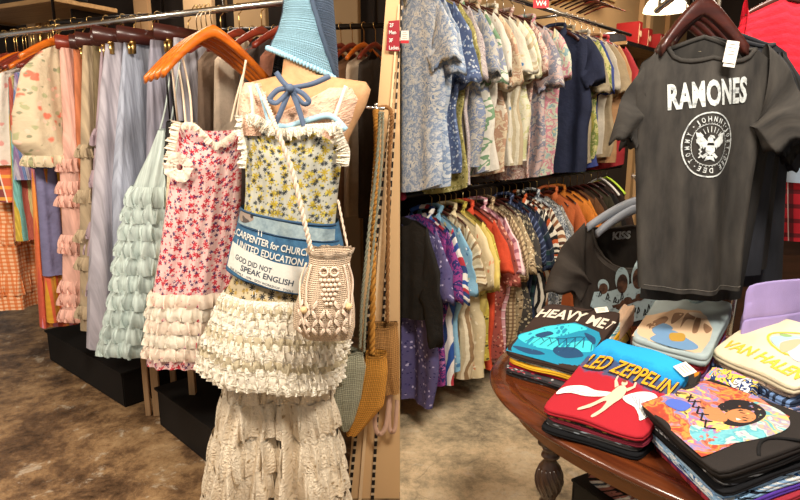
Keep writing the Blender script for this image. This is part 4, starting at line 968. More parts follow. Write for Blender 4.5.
pr.poly([(.0, -.3), (-.3, -.34), (-.6, -.32), (-.9, -.5), (-.93, -.68), (-.7, -.56), (-.4, -.5), (-.1, -.42)], 1, True)
for k in range(5): pr.line([(-.2-.13*k, -.38-.02*k), (-.35-.12*k, -.46-.03*k)], .014, 2)
pr.poly([(.02, -.12), (.12, -.06), (.2, -.14), (.22, -.32), (.16, -.5), (.1, -.7), (.0, -.9), (-.06, -.88), (.02, -.68), (.0, -.5), (-.2, -.72), (-.34, -.84), (-.36, -.78), (-.16, -.55), (-.04, -.36)], 3, True)
pr.ell(.08, 0, .055, .065, 3); pr.ell(.05, .04, .05, .03, 5); pr.poly([(.02, -.1), (-.08, .0), (-.1, .1), (-.13, .09), (-.11, -.04), (-.02, -.18)], 3); pr.poly([(.17, -.1), (.26, 0), (.24, .1), (.28, .1), (.31, -.02), (.22, -.16)], 3)
pr.make('winged_print', mp, [pm('gold', '#d8981c'), pm('wing', '#dcdcd8'), pm('wingshade', '#6f7c8c'), pm('skin', '#e0b49c'), pm('dark', '#2a1c1c'), pm('hair', '#7c3420')], o, .12, 'yellow LED ZEPPELIN lettering and white winged figure')
tag_on(o, mp, .93, .75, .05, .036, -.4, 'cream price tag on the red and blue winged figure shirt')
# dark bundle between the middle stacks
S2b = Stack([(655, 440, .80), (672, 425, .80), (702, 372, .90), (690, 366, .90)])
pile(S2b, [(1, jersey('#1c1a18'), 'black folded shirt squeezed right of the winged figure stack'), (1, jersey('orb', 'orb', floral(['#1c1a18', '#d8861c'], 22, .3)), 'black shirt with orange print squeezed right of the winged figure stack, on top')], 230)
# --- pale blue desert stack
S3 = Stack([(630, 337, .885), (708, 358, .885), (734, 303, .945), (664, 288, .95)])
o, mp = pile(S3, [(1, jersey('#34383a', 'olv', blotch(['#5c6458', '#8c8c78', '#2c3430'], 20, .1, 6)), 'mottled green shirt at the bottom of the pale blue desert stack'), (1, jersey('#8f6aa8'), 'purple folded shirt in the pale blue desert stack'), (1.1, jersey('#b81c34', 'rd', floral(['#b81c34', '#b81c34', '#e8dcd8'], 18, .2)), 'crimson folded shirt directly under the pale blue desert shirt'), (1.2, jersey('#a9b8b8'), 'pale grey blue t-shirt with tan desert print, topmost of its stack')], 260)
pr = Print(); pr.poly([(-.97, -.97), (.8, -.97), (.86, -.5), (.8, -.1), (.6, .15), (.3, .4), (.0, .3), (-.3, .32), (-.5, .1), (-.97, -.2)], 0)
for pts, m_ in (([(-.8, -.5), (-.5, -.1), (-.35, -.2), (-.5, -.6)], 1), ([(-.3, .1), (-.22, -.3), (-.1, -.1), (-.05, .15)], 1), ([(.0, .15), (.2, .2), (.28, .0), (.1, -.05), (.05, -.35)], 1), ([(.3, .05), (.42, .1), (.5, -.35), (.38, -.4)], 1), ([(.55, .0), (.78, -.1), (.72, -.3), (.6, -.2)], 1), ([(-.5, -.85), (-.1, -.5), (.3, -.6), (.7, -.8), (.4, -.97), (-.3, -.97)], 2), ([(.05, .2), (.4, .3), (.55, .2), (.3, .1)], 3), ([(-.6, -.6), (-.4, -.35), (-.1, -.45), (-.35, -.75)], 2), ([(-.1, -.6), (.2, -.5), (.3, -.7), (0, -.8)], 4)): pr.poly(pts, m_, True)
pr.make('desert_print', mp, [pm('sand', '#d8b894'), pm('rock', '#8f6c50'), pm('cool', '#6f94b8'), pm('pale', '#e0d2bc'), pm('gold2', '#b8903c')], o, .12, 'tan rocks and pale figures print')
b_ = bmesh.new(); tube(b_, [mp(-.3+.6*i/12, .96-.3*math.sin(math.pi*i/12), 0) for i in range(13)], .004, 6); link('neck_rib', b_, jersey('#7f9496'), o)
# --- lavender sweaters
LAVM = material('lavender_knit', solid('#a391c4', .08), .95, bump=weave)
S5 = Stack([(738, 334, .90), (860, 330, .90), (862, 268, 1.12), (746, 284, 1.08)]); S5.prints = False
for k in range(3): S5.tee(k/3+.001, (k+1)/3-.001, LAVM, ('lavender sweater at the bottom of the lavender pile', 'lavender sweater in the middle of the lavender pile', 'lavender sweater on top of the lavender pile at the right edge')[k], 300+k, sc=.98, name='folded_sweater')
# --- cream stack
S4 = Stack([(710, 350, .88), (795, 388, .88), (868, 345, .96), (766, 312, .965)])
o, mp = pile(S4, [(1, jersey('#1c1c20'), 'black shirt at the bottom of the cream stack'), (1, jersey('rbw', 'rbw', blotch(['#3c6cb0', '#c8508c', '#d8b83c', '#3ca0a0', '#c8c8c8'], 24, .1, 8)), 'rainbow printed shirt in the cream stack'), (1, jersey('#b8907c', 'pk', blotch(['#b8907c', '#5c6c94', '#d8b8a4'], 18, .1, 9)), 'dusty pink folded shirt in the cream stack'), (1.1, jersey('#6c88b4', 'hw', stripes(['#6c88b4', '#6c88b4', '#2a3448', '#6c88b4', '#2a3448'], .05, 0)), 'denim blue shirt with dark letters in the cream stack'),
  (1, jersey('#c0a48c', 'pk2', blotch(['#c9ac94', '#8c7c74', '#e0c8b0'], 18, .1, 10)), 'muted peach shirt under the cream shirt'), (1.4, jersey('#dccfb0'), 'cream t-shirt with yellow lettering and pale angel print, topmost of its stack')], 400)
pr = Print(); pr.text('VAN HALEN', -.9, -.78, w=1.75, h=.34, mi=0, bold=.03, arc=.08, shear=.1)
pr.ring(.15, .25, .6, .42, .05, 0); pr.poly([(-.35, .15), (-.2, .4), (.1, .55), (.4, .5), (.6, .25), (.3, .0), (-.1, -.05)], 1, True); pr.poly([(.1, .1), (.5, .4), (.9, .3), (.85, -.1), (.5, -.25), (.2, -.1)], 2, True)
pr.poly([(-.1, .1), (0, .35), (.15, .4), (.2, .1), (.1, -.15)], 3, True); pr.ell(-.2, .42, .12, .06, 4, .3)
for k in range(5): pr.line([(.3+.1*k, .25), (.45+.1*k, -.12)], .016, 1)
pr.make('angel_print', mp, [pm('yel', '#d8b43c'), pm('skyb', '#9db8c4'), pm('lilac', '#b4b8c8'), pm('peach', '#d8a888'), pm('leaf', '#88a868')], o, .12, 'yellow arched lettering and pale winged figures')
pr = Print(); S4h = 'HOLLYWOOD'
pr.text(S4h, 0, 0, w=.2, h=.026, bold=.03)
e0 = S4.H(-1.03, -1.0, .62); e1 = S4.H(1.0, -1.03, .60); dv = (e1-e0); L_ = dv.length; dv.normalize(); root_b = [x for x in C.objects if x.get('label', '').startswith('denim blue shirt with dark')][0]
pr.make('lettering', lambda x, y, k: (e0+dv*(x+.01)+Vector((0, -.006, y-.012)))-root_b.location, [pm('navyl', '#1d2840')], root_b, .1, 'dark HOLLYWOOD lettering')
# small bundle in front of the cream stack
S4b = Stack([(700, 385, .82), (745, 398, .82), (760, 380, .86), (712, 365, .86)])
pile(S4b, [(1, jersey('#1a1a1c'), 'black shirt tucked in front of the cream stack'), (1, jersey('holo', 'holo', blotch(['#4cb0c0', '#c878b0', '#e0c04c', '#283c6c', '#e8e8e0'], 22, .12, 14)), 'bright multicolour shirt corner tucked in front of the cream stack')], 440)
# --- near right stack
S6 = Stack([(638, 404, .875), (718, 474, .88), (840, 430, .885), (712, 377, .905)], shift=(.03, .0))
o, mp = pile(S6, [(1, jersey('#a83440', 'rp', plaid('#a83440', [('#4c1c2c', 0, .04, .4)])), 'red patterned shirt at the bottom of the psychedelic stack'), (1, jersey('#5a3c9c'), 'violet folded shirt low in the psychedelic stack'), (1.1, jersey('bw', 'bw', blotch(['#181c24', '#8cb0d0', '#e0e0dc', '#3c6ca8'], 18, .1, 15)), 'black, blue and white printed shirt in the psychedelic stack'), (1, jersey('#7ea0c8', 'lb', blotch(['#7ea0c8', '#9cbcd8', '#1c2430'], 12, .1, 16)), 'sky blue printed shirt in the psychedelic stack'),
  (.9, jersey('#18181a'), 'plain black shirt in the middle of the psychedelic stack'), (.9, jersey('wx', 'wx', floral(['#1c1c20', '#c8c8c8', '#7c7c84'], 36, .3)), 'black shirt with white sketch print in the psychedelic stack'), (1, jersey('#1b1a1a', 'blkE'), 'black shirt just under the psychedelic shirt'), (1.4, jersey('#2a2624'), 'black t-shirt with psychedelic rainbow portrait print, topmost of the near right stack')], 500)
pr = Print()
PSY = material('print_psy', blotch(['#3c2028', '#a8402c', '#d88a3c', '#8c3c3c', '#c8785c', '#6c7cb0', '#b06080', '#e0c860', '#4c2c30'], 1.8, .9, 21, 'LINEAR'), .75)
PSW = material('print_psyblue', blotch(['#2c4450', '#6cb0b8', '#4c94a4', '#b8d0b8', '#9080a0', '#c8b45c', '#5ca0a8'], 2.2, .7, 22, 'LINEAR'), .75)
pr.poly([(-.97, .75), (-.6, .9), (-.2, .96), (.1, .86), (.45, .78), (.6, .4), (.55, .0), (.6, -.5), (.62, -.97), (-.3, -.97), (-.97, -.97)], 0)
pr.poly([(-.1, .75), (.2, .85), (.5, .7), (.68, .4), (.65, -.1), (.5, -.6), (.2, -.8), (-.05, -.6), (.25, -.3), (.35, .1), (.2, .5)], 1, True)
pr.poly([(-.35, .55), (-.1, .72), (.2, .62), (.35, .3), (.32, -.05), (.1, -.15), (-.05, .1), (-.3, .2)], 2, True)
pr.ell(.1, .22, .2, .24, 3, .5); pr.poly([(-.25, .15), (.0, .05), (.1, -.1), (-.1, -.25), (-.35, -.05)], 3, True)
pr.ell(.06, .3, .04, .015, 2, .4); pr.ell(.18, .2, .04, .015, 2, .4); pr.poly([(.12, .1), (.2, .12), (.18, .05)], 4)
for k in range(5): pr.line([(-.75+.17*k, .1-.1*k), (-.6+.17*k, -.15-.08*k), (-.5+.17*k, .05-.1*k)], .03, 2)
pr.ring(.12, -.55, .14, .13, .04, 4); pr.ring(.12, -.55, .06, .055, .03, 1); pr.ring(.45, -.2, .1, .1, .03, 4); pr.poly([(-.8, -.3), (-.5, -.2), (-.4, -.5), (-.75, -.55)], 5, True)
pr.make('portrait_print', mp, [PSY, PSW, pm('hairb', '#1a1416'), pm('face', '#b8784c'), pm('whitep', '#e6e0d8'), pm('bluep', '#4c64b8')], o, .12, 'rainbow abstract portrait print')
b_ = bmesh.new(); tube(b_, [mp(.96-.25*math.sin(math.pi*i/12), -.35+.7*i/12, 0) for i in range(13)], .004, 6); link('neck_rib', b_, jersey('#1b1a1a', 'blkE'), o)
# shirt on the black box under the table
S7 = Stack([(600, 492, .30), (650, 520, .30), (680, 490, .30), (622, 470, .30)], zb=.271)
S7.c = [bx.location+Matrix.Rotation(.5, 3, 'Z') @ Vector(v) for v in ((-.17, -.12, .31), (.17, -.12, .31), (.17, .12, .31), (-.17, .12, .31))]
S7.tee(.0, 1, jersey('bwt', 'bwt', blotch(['#1a1818', '#8c5a50', '#c8c4bc', '#3c4450'], 14, .1, 30)), 'black shirt with pale print lying on the box under the table', 600)
# ================================================================ LEFT SIDE
def LP(px): return rail_pt(L0, LD, px)
la = L0-LD*1.3; lb_ = L0+LD*((-.06-L0.x)/LD.x)
rL = rail('clothes_rail', (la.x, la.y, 2.04), (lb_.x, lb_.y, 2.04), .015, CHROME, 'chrome rail holding tulle dresses on the left')
for t in (.4, 2.9):
    bm = bmesh.new(); tube(bm, [LD*t, LD*t-LN*.06, LD*t-LN*.06+Vector((0, 0, .95))], .011, 8); link('ceiling_bracket', bm, CHROME, rL)
# wall behind, shelf and goods on it
def lwall(px, off, z):
    p = rail_pt(L0-LN*(1.75-off), LD, px); return Vector((p.x, p.y, z))
LRZ = math.atan2(LD.y, LD.x)
def lshelf(px0, px1, z, off, dep, label):
    a = lwall(px0, off, z); b = lwall(px1, off, z); o = empty('wall_shelf', tuple((a+b)/2), label, 'shelf', rz=LRZ); L = (b-a).length
    bm = bmesh.new(); box(bm, (0, 0, 0), (L, dep, .03), bev=.003); link('shelf_board', bm, SHELF, o, False)
    for t in (-.45, 0, .45):
        bm = bmesh.new(); box(bm, (t*L, .12, -.06), (.02, dep*.6, .08), bev=.003); link('bracket', bm, DARKMET, o, False)
    return o
lshelf(-90, 96, 2.37, .9, .5, 'brown wall shelf with folded dark bags at top left')
for i, (px, w_, h_, c, lb) in enumerate(((-20, .3, .16, '#4a4030', 'slumped olive bag on the top left shelf, at the frame edge'), (8, .34, .2, '#3a3a34', 'dark grey slumped bag on the top left shelf'), (32, .26, .12, '#26221e', 'low black bag on the top left shelf'), (56, .12, .1, '#c8a030', 'small yellow pouch on the top left shelf'), (78, .28, .24, '#1c1a18', 'black bag at the right end of the top left shelf'))):
    p = lwall(px, .95, 2.385); S = Cloth([(0, h_, 0, w_*.3, .06), (.3, h_*.75, 0, w_*.42, .09), (.7, h_*.3, 0, w_*.5, .11), (1, 0, 0, w_*.48, .1)], fold=.012, drop=.02, scoop=.01, neck=.03, seed=i+5)
    bm = bmesh.new(); r_ = S.mesh(bm, 20, 10); bm.faces.new(r_[0]); bm.faces.new(r_[-1]); o = link('slouch_bag', bm, material('bag'+c, solid(c), .8, bump=crumple)); o.location = p; o.rotation_euler = (0, 0, LRZ); tagit(o, lb, 'bag')
for i, (px, wd, c, off) in enumerate(((42, .14, '#c9a271', .35), (53, .1, '#b08a5c', .3), (150, .16, '#b89268', .3), (205, .3, '#c3a27a', .2), (255, .3, '#a98960', .2), (345, .25, '#8f7450', .2))):
    p = lwall(px, off, 0); bm = bmesh.new(); box(bm, (0, 0, 1.45), (wd, .04, 2.9), bev=.004); o = link('wall_panel', bm, material('panel'+c, solid(c, .04), .6), smooth=False); o.location = p; o.rotation_euler = (0, 0, LRZ)
    tagit(o, ('light wood upright panel at top left behind the rail', 'narrow tan upright panel right of the light wood one', 'tan upright panel behind the grey tulle skirts', 'broad beige panel behind the orange hangers', 'broad tan panel between orange hangers and blue bonnet', 'brown panel behind the row of orange hangers at right')[i], 'panel')
# second rack behind, seen above the hangers and right of the bonnet
q0 = at(222, 33, 3.75); q1 = at(385, 23, 3.55); q1.z = q0.z = (q0.z+q1.z)/2
r2 = rail('clothes_rail', tuple(q0), tuple(q1), .016, DARKMET, 'dark rail of a second rack behind the bonnet'); 
bm = bmesh.new(); tube(bm, [Vector((.02, 0, 0)), Vector((.02, 0, 3.0-q0.z))], .01, 8); tube(bm, [q1-q0+Vector((-.05, 0, 0)), q1-q0+Vector((-.05, 0, 3.0-q0.z))], .01, 8); link('drop_rod', bm, DARKMET, r2)
BACKC = ['#d8b4a0', '#e0cdb8', '#c89888', '#b8a08c', '#5c4a3a', '#6e3024', '#3a2c28', '#8c6448', '#4a2c20', '#a89078', '#2e2824', '#74543c', '#c8b49c', '#38302a']
nm_ = ['dusty pink', 'ivory', 'salmon', 'taupe', 'brown', 'wine red', 'charcoal', 'caramel', 'dark chestnut', 'stone', 'black', 'umber', 'oatmeal', 'dark grey']
for k in range(14):
    t = .06+.068*k; q = q0.lerp(q1, t); a = math.radians(58 if k > 3 else 40)
    S = Cloth([(0, 0, 0, .06, .02), (.08, -.05, 0, .17, .03), (.5, -.5, 0, .19, .04), (1, -.95, 0, .21, .045)], fold=.02, drop=.08, seed=k+90)
    bm = bmesh.new(); S.mesh(bm, 18, 14); o = link('blouse', bm, material('back'+BACKC[k], solid(BACKC[k]), .9, bump=crumple)); o.location = (q.x, q.y, q.z-.115); o.rotation_euler = (0, 0, a)
    tagit(o, nm_[k]+' blouse on the second rack behind, '+('left of the bonnet' if k < 6 else 'right of the bonnet'), 'blouse')
    hanger(q.x, q.y, q0.z+.018, a, WOOD_O if k in (2, 3, 6, 8, 9, 12) else WOOD_M, BRASS, 'reddish wooden hanger on the dark rail behind the bonnet', 'hangers on the second rack behind', hw=.19, drop=.09, flat=.016, h=.12)

q3 = at(52, 24, 4.2); q4 = at(166, 12, 3.9); q3.z = q4.z = (q3.z+q4.z)/2
r4 = rail('clothes_rail', tuple(q3), tuple(q4), .012, DARKMET, 'dark rail of cream clothes behind the chrome rail at top left')
bm = bmesh.new(); tube(bm, [Vector((.02, 0, 0)), Vector((.02, 0, 3.0-q3.z))], .01, 8); tube(bm, [q4-q3+Vector((-.02, 0, 0)), q4-q3+Vector((-.02, 0, 3.0-q3.z))], .01, 8); link('drop_rod', bm, DARKMET, r4)
for k, (c, lb) in enumerate((('#b8a488', 'stone coat'), ('#d8c8b0', 'ivory coat'), ('#e0d4c0', 'white cardigan'), ('#a8846c', 'fawn cardigan'), ('#d8c4ac', 'cream cardigan'), ('#c8a890', 'blush cardigan'), ('#5c4a3c', 'brown cardigan'))):
    q = q3.lerp(q4, .06+.145*k); S = Cloth([(0, 0, 0, .06, .02), (.08, -.04, 0, .17, .03), (.5, -.4, 0, .19, .05), (1, -.8, 0, .21, .05)], fold=.02, drop=.08, seed=k+190)
    bm = bmesh.new(); S.mesh(bm, 18, 12); o = link('cardigan', bm, material('back'+c, solid(c), .9, bump=crumple)); o.location = (q.x, q.y, q.z-.105); o.rotation_euler = (0, 0, .7); tagit(o, lb+' on the dark rail behind the chrome rail at top left', 'cardigan')
    hanger(q.x, q.y, q3.z+.014, .7, WOOD_O if k % 2 else WOOD_M, BRASS, 'wooden hanger on the dark rail of cream clothes at top left', 'hangers on the dark rail at top left', hw=.19, drop=.09, flat=.016, h=.11)

def org(c, key, sheer=.25, var=.06, sc=0, bumpy=True):
    def f(b):
        c0 = lin(c); hi = tuple(min(1, x*1.28) for x in c0[:3])+(1,); lo = tuple(x*.68 for x in c0[:3])+(1,)
        n = b.noise(b.vmap(b.uv(), (1, .05, 1)), 55, 3, .6); return b.ramp(n, [(.32, lo), (.5, c0), (.68, hi)])
    return material('tulle_'+key, f, .9, sheer=sheer, bump=(lambda b: (b.noise(b.vmap(b.uv(), (1, .25, 1)), 60, 3), .5, .01)) if bumpy else None, spec=.1)
def rack_dress(px, off, label, cat, name, mat, L, top=.12, hw0=.1, hw1=.2, hw2=.24, hd=.05, fold=.03, k=(6, 11, 19), seed=1, ruf=(), rmat=None, ramp_=.02, rfreq=26, rh=.07, drop=.0, scoop=.0, yaw=0, tiers=0, tamp=0, z1=None, midw=None, straps=None, clamp=None):
    P = LP(px)+LN*off; root = empty(name, (P.x, P.y, 2.04-top), label, cat, None, LA+math.pi+yaw)
    mw = midw or [(.35, (hw0+hw1)/2), (.7, hw1)]
    rows = [(0, 0, 0, hw0, .025)]+[(v, -L*v, 0, w_, .03+hd*v) for v, w_ in mw]+[(1, -L, 0, hw2, .03+hd)]
    S = Cloth(rows, fold=fold, k=k, drop=drop, neck=.08, scoop=scoop, seed=seed, tiers=tiers, tamp=tamp)
    bm = bmesh.new(); S.mesh(bm, 46, 34, clamp=clamp); link('body', bm, mat, root)
    for i, v in enumerate(ruf): ruffle(root, S, v, rh if not isinstance(rh, (list, tuple)) else rh[i], ramp_, rfreq, rmat or mat, N=220, seed=seed+i)
    return root, S, P
def clip_hanger(px, off, label, hw=.14, dark=True, yaw=0):
    P = LP(px)+LN*off; r = empty('clip_hanger', (P.x, P.y, 2.04-.08), label, 'clip hanger', None, LA+math.pi+yaw)
    bm = bmesh.new(); box(bm, (0, 0, -.014), (hw*2.3, .014, .07), bev=.005); link('wooden_bar', bm, WOOD_D if dark else WOOD_M, r)
    bm = bmesh.new(); tube(bm, [(0, 0, .015)]+[(-.02*math.cos(math.radians(-100+k*26)), 0, .075+.02*math.sin(math.radians(-100+k*26))) for k in range(1, 10)], .0024, 6); link('hook', bm, BRASS, r)
    for s in (-1, 1):
        bm = bmesh.new(); box(bm, (s*hw*.72, -.012, -.07), (.022, .008, .05), bev=.002); box(bm, (s*hw*.72, .012, -.07), (.022, .008, .05), bev=.002); box(bm, (s*hw*.72, 0, -.045), (.026, .03, .012), bev=.002); link('clip', bm, BRASS, r)
# --- far left, mixed patterned pieces
GING = lambda a, b_: plaid(a, [(b_, 0, .022, .45), (b_, 1, .022, .45)])
XY = [
 (-12, 'green and yellow gingham long skirt at the left frame edge', 'skirt', 'long_skirt', ('g1', GING('#d8c48c', '#8f8c4c')), dict(L=1.38)),
 (2, 'peach and yellow checked dress near the left frame edge', 'dress', 'long_dress', ('g2', GING('#d8a070', '#b8702c')), dict(L=1.36)),
 (13, 'orange gingham tiered dress at far left', 'dress', 'long_dress', ('g3', GING('#e0b48c', '#c8682c')), dict(L=1.38, ruf=(.62, .85), rh=.12)),
 (24, 'red and orange plaid dress hanging at far left', 'dress', 'long_dress', ('g4', plaid('#c86040', [('#4c2c3c', 0, .06, .4), ('#e0a040', 1, .06, .3), ('#e8e0d0', 0, .06, .06)])), dict(L=.75)),
 (33, 'white cardigan with pink trim at far left of the rail', 'cardigan', 'knit_cardigan', ('wc', floral(['#e0d4c8', '#d89890'], 14, .2)), dict(L=.55)),
 (41, 'multicolour crocheted striped top at far left', 'top', 'crochet_sweater', ('mc', stripes(['#c86858', '#7fc0b8', '#d8b848', '#d89078', '#8c74a8', '#e0d090'], .19, 0, .02, 8)), dict(L=.95, crochet=1)),
 (48, 'blue and lilac striped crocheted top beside the multicolour one', 'top', 'crochet_sweater', ('bl', stripes(['#7c94c8', '#9c84b0', '#c8c0d0'], .03, 0)), dict(L=.62, crochet=1)),
 (63, 'faded denim blue and lilac tiered dress behind the floral organza top', 'dress', 'long_dress', ('dl', solid('#6f6c8c')), dict(L=1.12, ruf=(.45,), rh=.06)),
 (58, 'rust orange pleated skirt with pink stripes, hem showing below the lilac dress', 'skirt', 'long_skirt', ('ro', stripes(['#c8643c', '#b8503c', '#c87c8c', '#d88840'], .06, 0)), dict(L=1.42)),
 (66, 'yellow and orange striped skirt, hem showing beside the pink tulle dress', 'skirt', 'long_skirt', ('yo', stripes(['#c8902c', '#a8702c', '#c85c3c'], .04, 0)), dict(L=1.38)),
]
for i, (px, lb, cat, nm, (mk, fn), kw) in enumerate(XY):
    kw = dict(kw); cr = kw.pop('crochet', 0); m = material('left_'+mk, fn, .88, bump=crochet_bump if cr else crumple)
    rack_dress(px, 0, lb, cat, nm, m, seed=i+200, top=.15, hw0=.07, hw1=.19, hw2=.23, midw=[(.06, .16), (.3, .18), (.7, .21)], drop=.05, fold=.035, **kw)
    P = LP(px); hanger(P.x, P.y, 2.04+.017, LA+math.pi, WOOD_M if i % 3 else WOOD_O, BRASS, 'wooden hanger with brass hook at the far left of the chrome rail', 'hangers at the far left of the chrome rail', hw=.17, h=.13, flat=.017)
for i in range(9):
    P = LP(-4+i*8.5); hanger(P.x, P.y, 2.057, LA+math.pi+rnd(-.2, .2), WOOD_M, BRASS, 'wooden hanger with brass hook at the far left of the chrome rail', 'hangers at the far left of the chrome rail', hw=.17, h=.13, flat=.017)
# cream organza blouse with orange flowers and puffed body
ORG = material('floral_organza', floral(['#d9c6a4', '#d8745c', '#a8a880', '#e8c0a8', '#8c8c70'], 13, .27, .2), .8, sheer=.08, bump=crumple)
r_, S_, P_ = rack_dress(77, .09, 'cream organza blouse with orange flowers and puffed sleeves', 'blouse', 'organza_blouse', ORG, L=.56, top=.1, hw0=.07, hd=.09, hw2=.17, midw=[(.2, .17), (.6, .23), (.85, .24)], fold=.03, drop=.03, seed=71, yaw=-.1)
bm = bmesh.new(); sleeve(bm, (-.12, -.02, -.03), (-.2, -.06, -.42), .2, .26, .1, 5); link('puff_sleeve', bm, ORG, r_)
ruffle(r_, S_, .96, .05, .02, 30, ORG, seed=3)
P = LP(77)+LN*.09; hanger(P.x, P.y, 2.057, LA+math.pi, WOOD_O, BRASS, 'orange wooden hanger holding the cream organza blouse', None, hw=.17, h=.1, flat=.02)
# pink tulle
PKM = org('#d8a898', 'pink', .12); r_, S_, P_ = rack_dress(89, .03, 'blush pink tulle tiered dress with ruffled bands', 'dress', 'tulle_dress', PKM, L=1.33, hw0=.1, hw2=.25, midw=[(.3, .13), (.42, .17), (.7, .2)], hd=.08, fold=.04, seed=72, k=(7, 13, 21), ruf=(.4, .5, .54, .68, .72, .86, .9, .96), rh=.06, ramp_=.022, rfreq=34)
clip_hanger(89, .0, 'mahogany clip hanger holding the blush pink tulle dress', .13, False)
rack_dress(97, -.02, 'terracotta slip skirt showing beside the pink tulle dress', 'skirt', 'long_skirt', org('#b06a48', 'terra', .0), L=1.3, hw0=.12, seed=73)
clip_hanger(99, -.02, 'dark clip hanger right of the blush pink dress hanger', .13)
# taupe
TPM = org('#a8957a', 'taupe', .1); rack_dress(112, .02, 'taupe tulle skirt with sparse cascading ruffles', 'skirt', 'tulle_skirt', TPM, L=1.36, hw0=.11, hw2=.3, midw=[(.3, .17), (.7, .25)], fold=.05, seed=74, ruf=(.36, .5, .62, .75, .9), rh=.06, ramp_=.025, rfreq=24)
clip_hanger(111, 0, 'dark wooden clip hanger over the taupe tulle skirt', .14)
rack_dress(120, -.01, 'dark olive ruffled skirt between the taupe and mauve ones', 'skirt', 'tulle_skirt', org('#6e6048', 'olived', .05), L=1.12, hw0=.13, hw2=.2, seed=75, ruf=(.4, .55, .7, .85), rh=.05, ramp_=.025, rfreq=20)
# mauve
rack_dress(127, .01, 'dusty mauve tulle dress with wavy ruffles', 'dress', 'tulle_dress', org('#a8949c', 'mauve', .12), L=1.3, hw0=.1, hw2=.29, midw=[(.3, .16), (.7, .24)], fold=.05, seed=76, ruf=(.3, .46, .62, .7, .85), rh=.08, ramp_=.025, rfreq=20)
clip_hanger(126, 0, 'dark clip hanger over the dusty mauve dress', .14)
# grey lilac
GLM = org('#a9a4ac', 'greylilac', .2); rack_dress(142, .04, 'sheer grey lilac tulle skirt with pointed layers', 'skirt', 'tulle_skirt', GLM, L=1.4, hw0=.13, hw2=.36, midw=[(.15, .18), (.5, .27), (.8, .33)], hd=.12, fold=.07, k=(7, 12, 20), seed=77)
rack_dress(152, .0, 'pale blue grey tulle skirt behind the mint dress', 'skirt', 'tulle_skirt', org('#a3a9b8', 'bluegrey', .18), L=1.3, hw0=.13, hw2=.33, midw=[(.15, .17), (.5, .26)], hd=.1, fold=.065, seed=78)
clip_hanger(143, .02, 'long dark clip hanger over the grey lilac tulle skirt', .19)
clip_hanger(158, 0, 'dark clip hanger left of the orange hangers', .17)
rack_dress(176, -.03, 'slate lilac tulle skirt behind the orange hangers', 'skirt', 'tulle_skirt', org('#8f8c98', 'slate', .15), L=1.25, hw0=.15, hw2=.24, midw=[(.15, .18), (.5, .21)], hd=.08, fold=.05, seed=79)
rack_dress(198, -.03, 'soft grey tulle skirt behind the pink floral dress', 'skirt', 'tulle_skirt', org('#a29ea4', 'softgrey', .15), L=1.2, hw0=.15, hw2=.22, midw=[(.15, .17), (.5, .2)], hd=.06, fold=.05, seed=80)
clip_hanger(188, -.03, 'dark clip hanger behind the orange hangers', .17)
for k, (px, c, lb) in enumerate(((222, '#6d5a4a', 'brown dress hanging behind the mannequin, left side'), (240, '#c8b49c', 'oatmeal dress hanging behind the mannequin bust'), (262, '#3a302c', 'dark dress hanging straight behind the mannequin'), (284, '#8c5c48', 'cinnamon dress hanging behind the mannequin shoulder'), (304, '#2c2622', 'black floral dress hanging right behind the mannequin'))):
    rack_dress(px, -.02, lb, 'dress', 'long_dress', material('hid%d' % k, floral([c, '#c8b890', '#8c3c30'], 16, .16) if k in (2, 4) else solid(c), .9, bump=crumple), L=1.1, hw0=.08, hw2=.2, midw=[(.06, .15), (.5, .18)], drop=.05, seed=240+k, clamp=None)
    P = LP(px)-LN*.02; hanger(P.x, P.y, 2.057, LA+math.pi, WOOD_M, BRASS, 'dark wooden hanger on the chrome rail behind the mannequin', 'hangers behind the mannequin', hw=.17, h=.115, flat=.017)
# mint ruffled dress
MINT = org('#b9c6c0', 'mint', .12); MY = 2.55
def hungpx(name, Y, spec, mat, label, cat, parts=None, nu=56, nv=40, **kw):
    O, S = px_cloth(Y, spec, **kw); root = empty(name, tuple(O), label, cat); bm = bmesh.new(); S.mesh(bm, nu, nv); link('body', bm, mat, root); return root, O, S
def vpx(O, S, Y, py): return S.v_at(at(0, py, Y).z-O.z)
mr, MO, MS = hungpx('ruffled_dress', MY, [(128, 158, 172, .02), (150, 150, 175, .03), (185, 134, 180, .05), (250, 122, 176, .06), (300, 115, 170, .065), (346, 104, 160, .065)], MINT, 'pale mint dress covered in rows of puffy tulle ruffles', 'dress', seed=41, fold=.02, drop=.0, scoop=.01)
for i, py in enumerate((186, 202, 219, 236, 253, 270, 287, 304, 320, 334)): ruffle(mr, MS, vpx(MO, MS, MY, py), .08, .026, 17+i % 4, MINT, N=260, seed=i, flare=1.5)
bm = bmesh.new(); st = [at(160, 130, MY-.02)-MO, at(166, 105, MY)-MO, at(172, 60, MY+.05)-MO]; tube(bm, spline(st), .004, 6); link('strap', bm, MINT, mr)
bm = bmesh.new(); st = [at(170, 130, MY-.02)-MO, at(176, 90, MY)-MO, at(180, 62, MY+.05)-MO]; tube(bm, spline(st), .004, 6); link('strap', bm, MINT, mr)
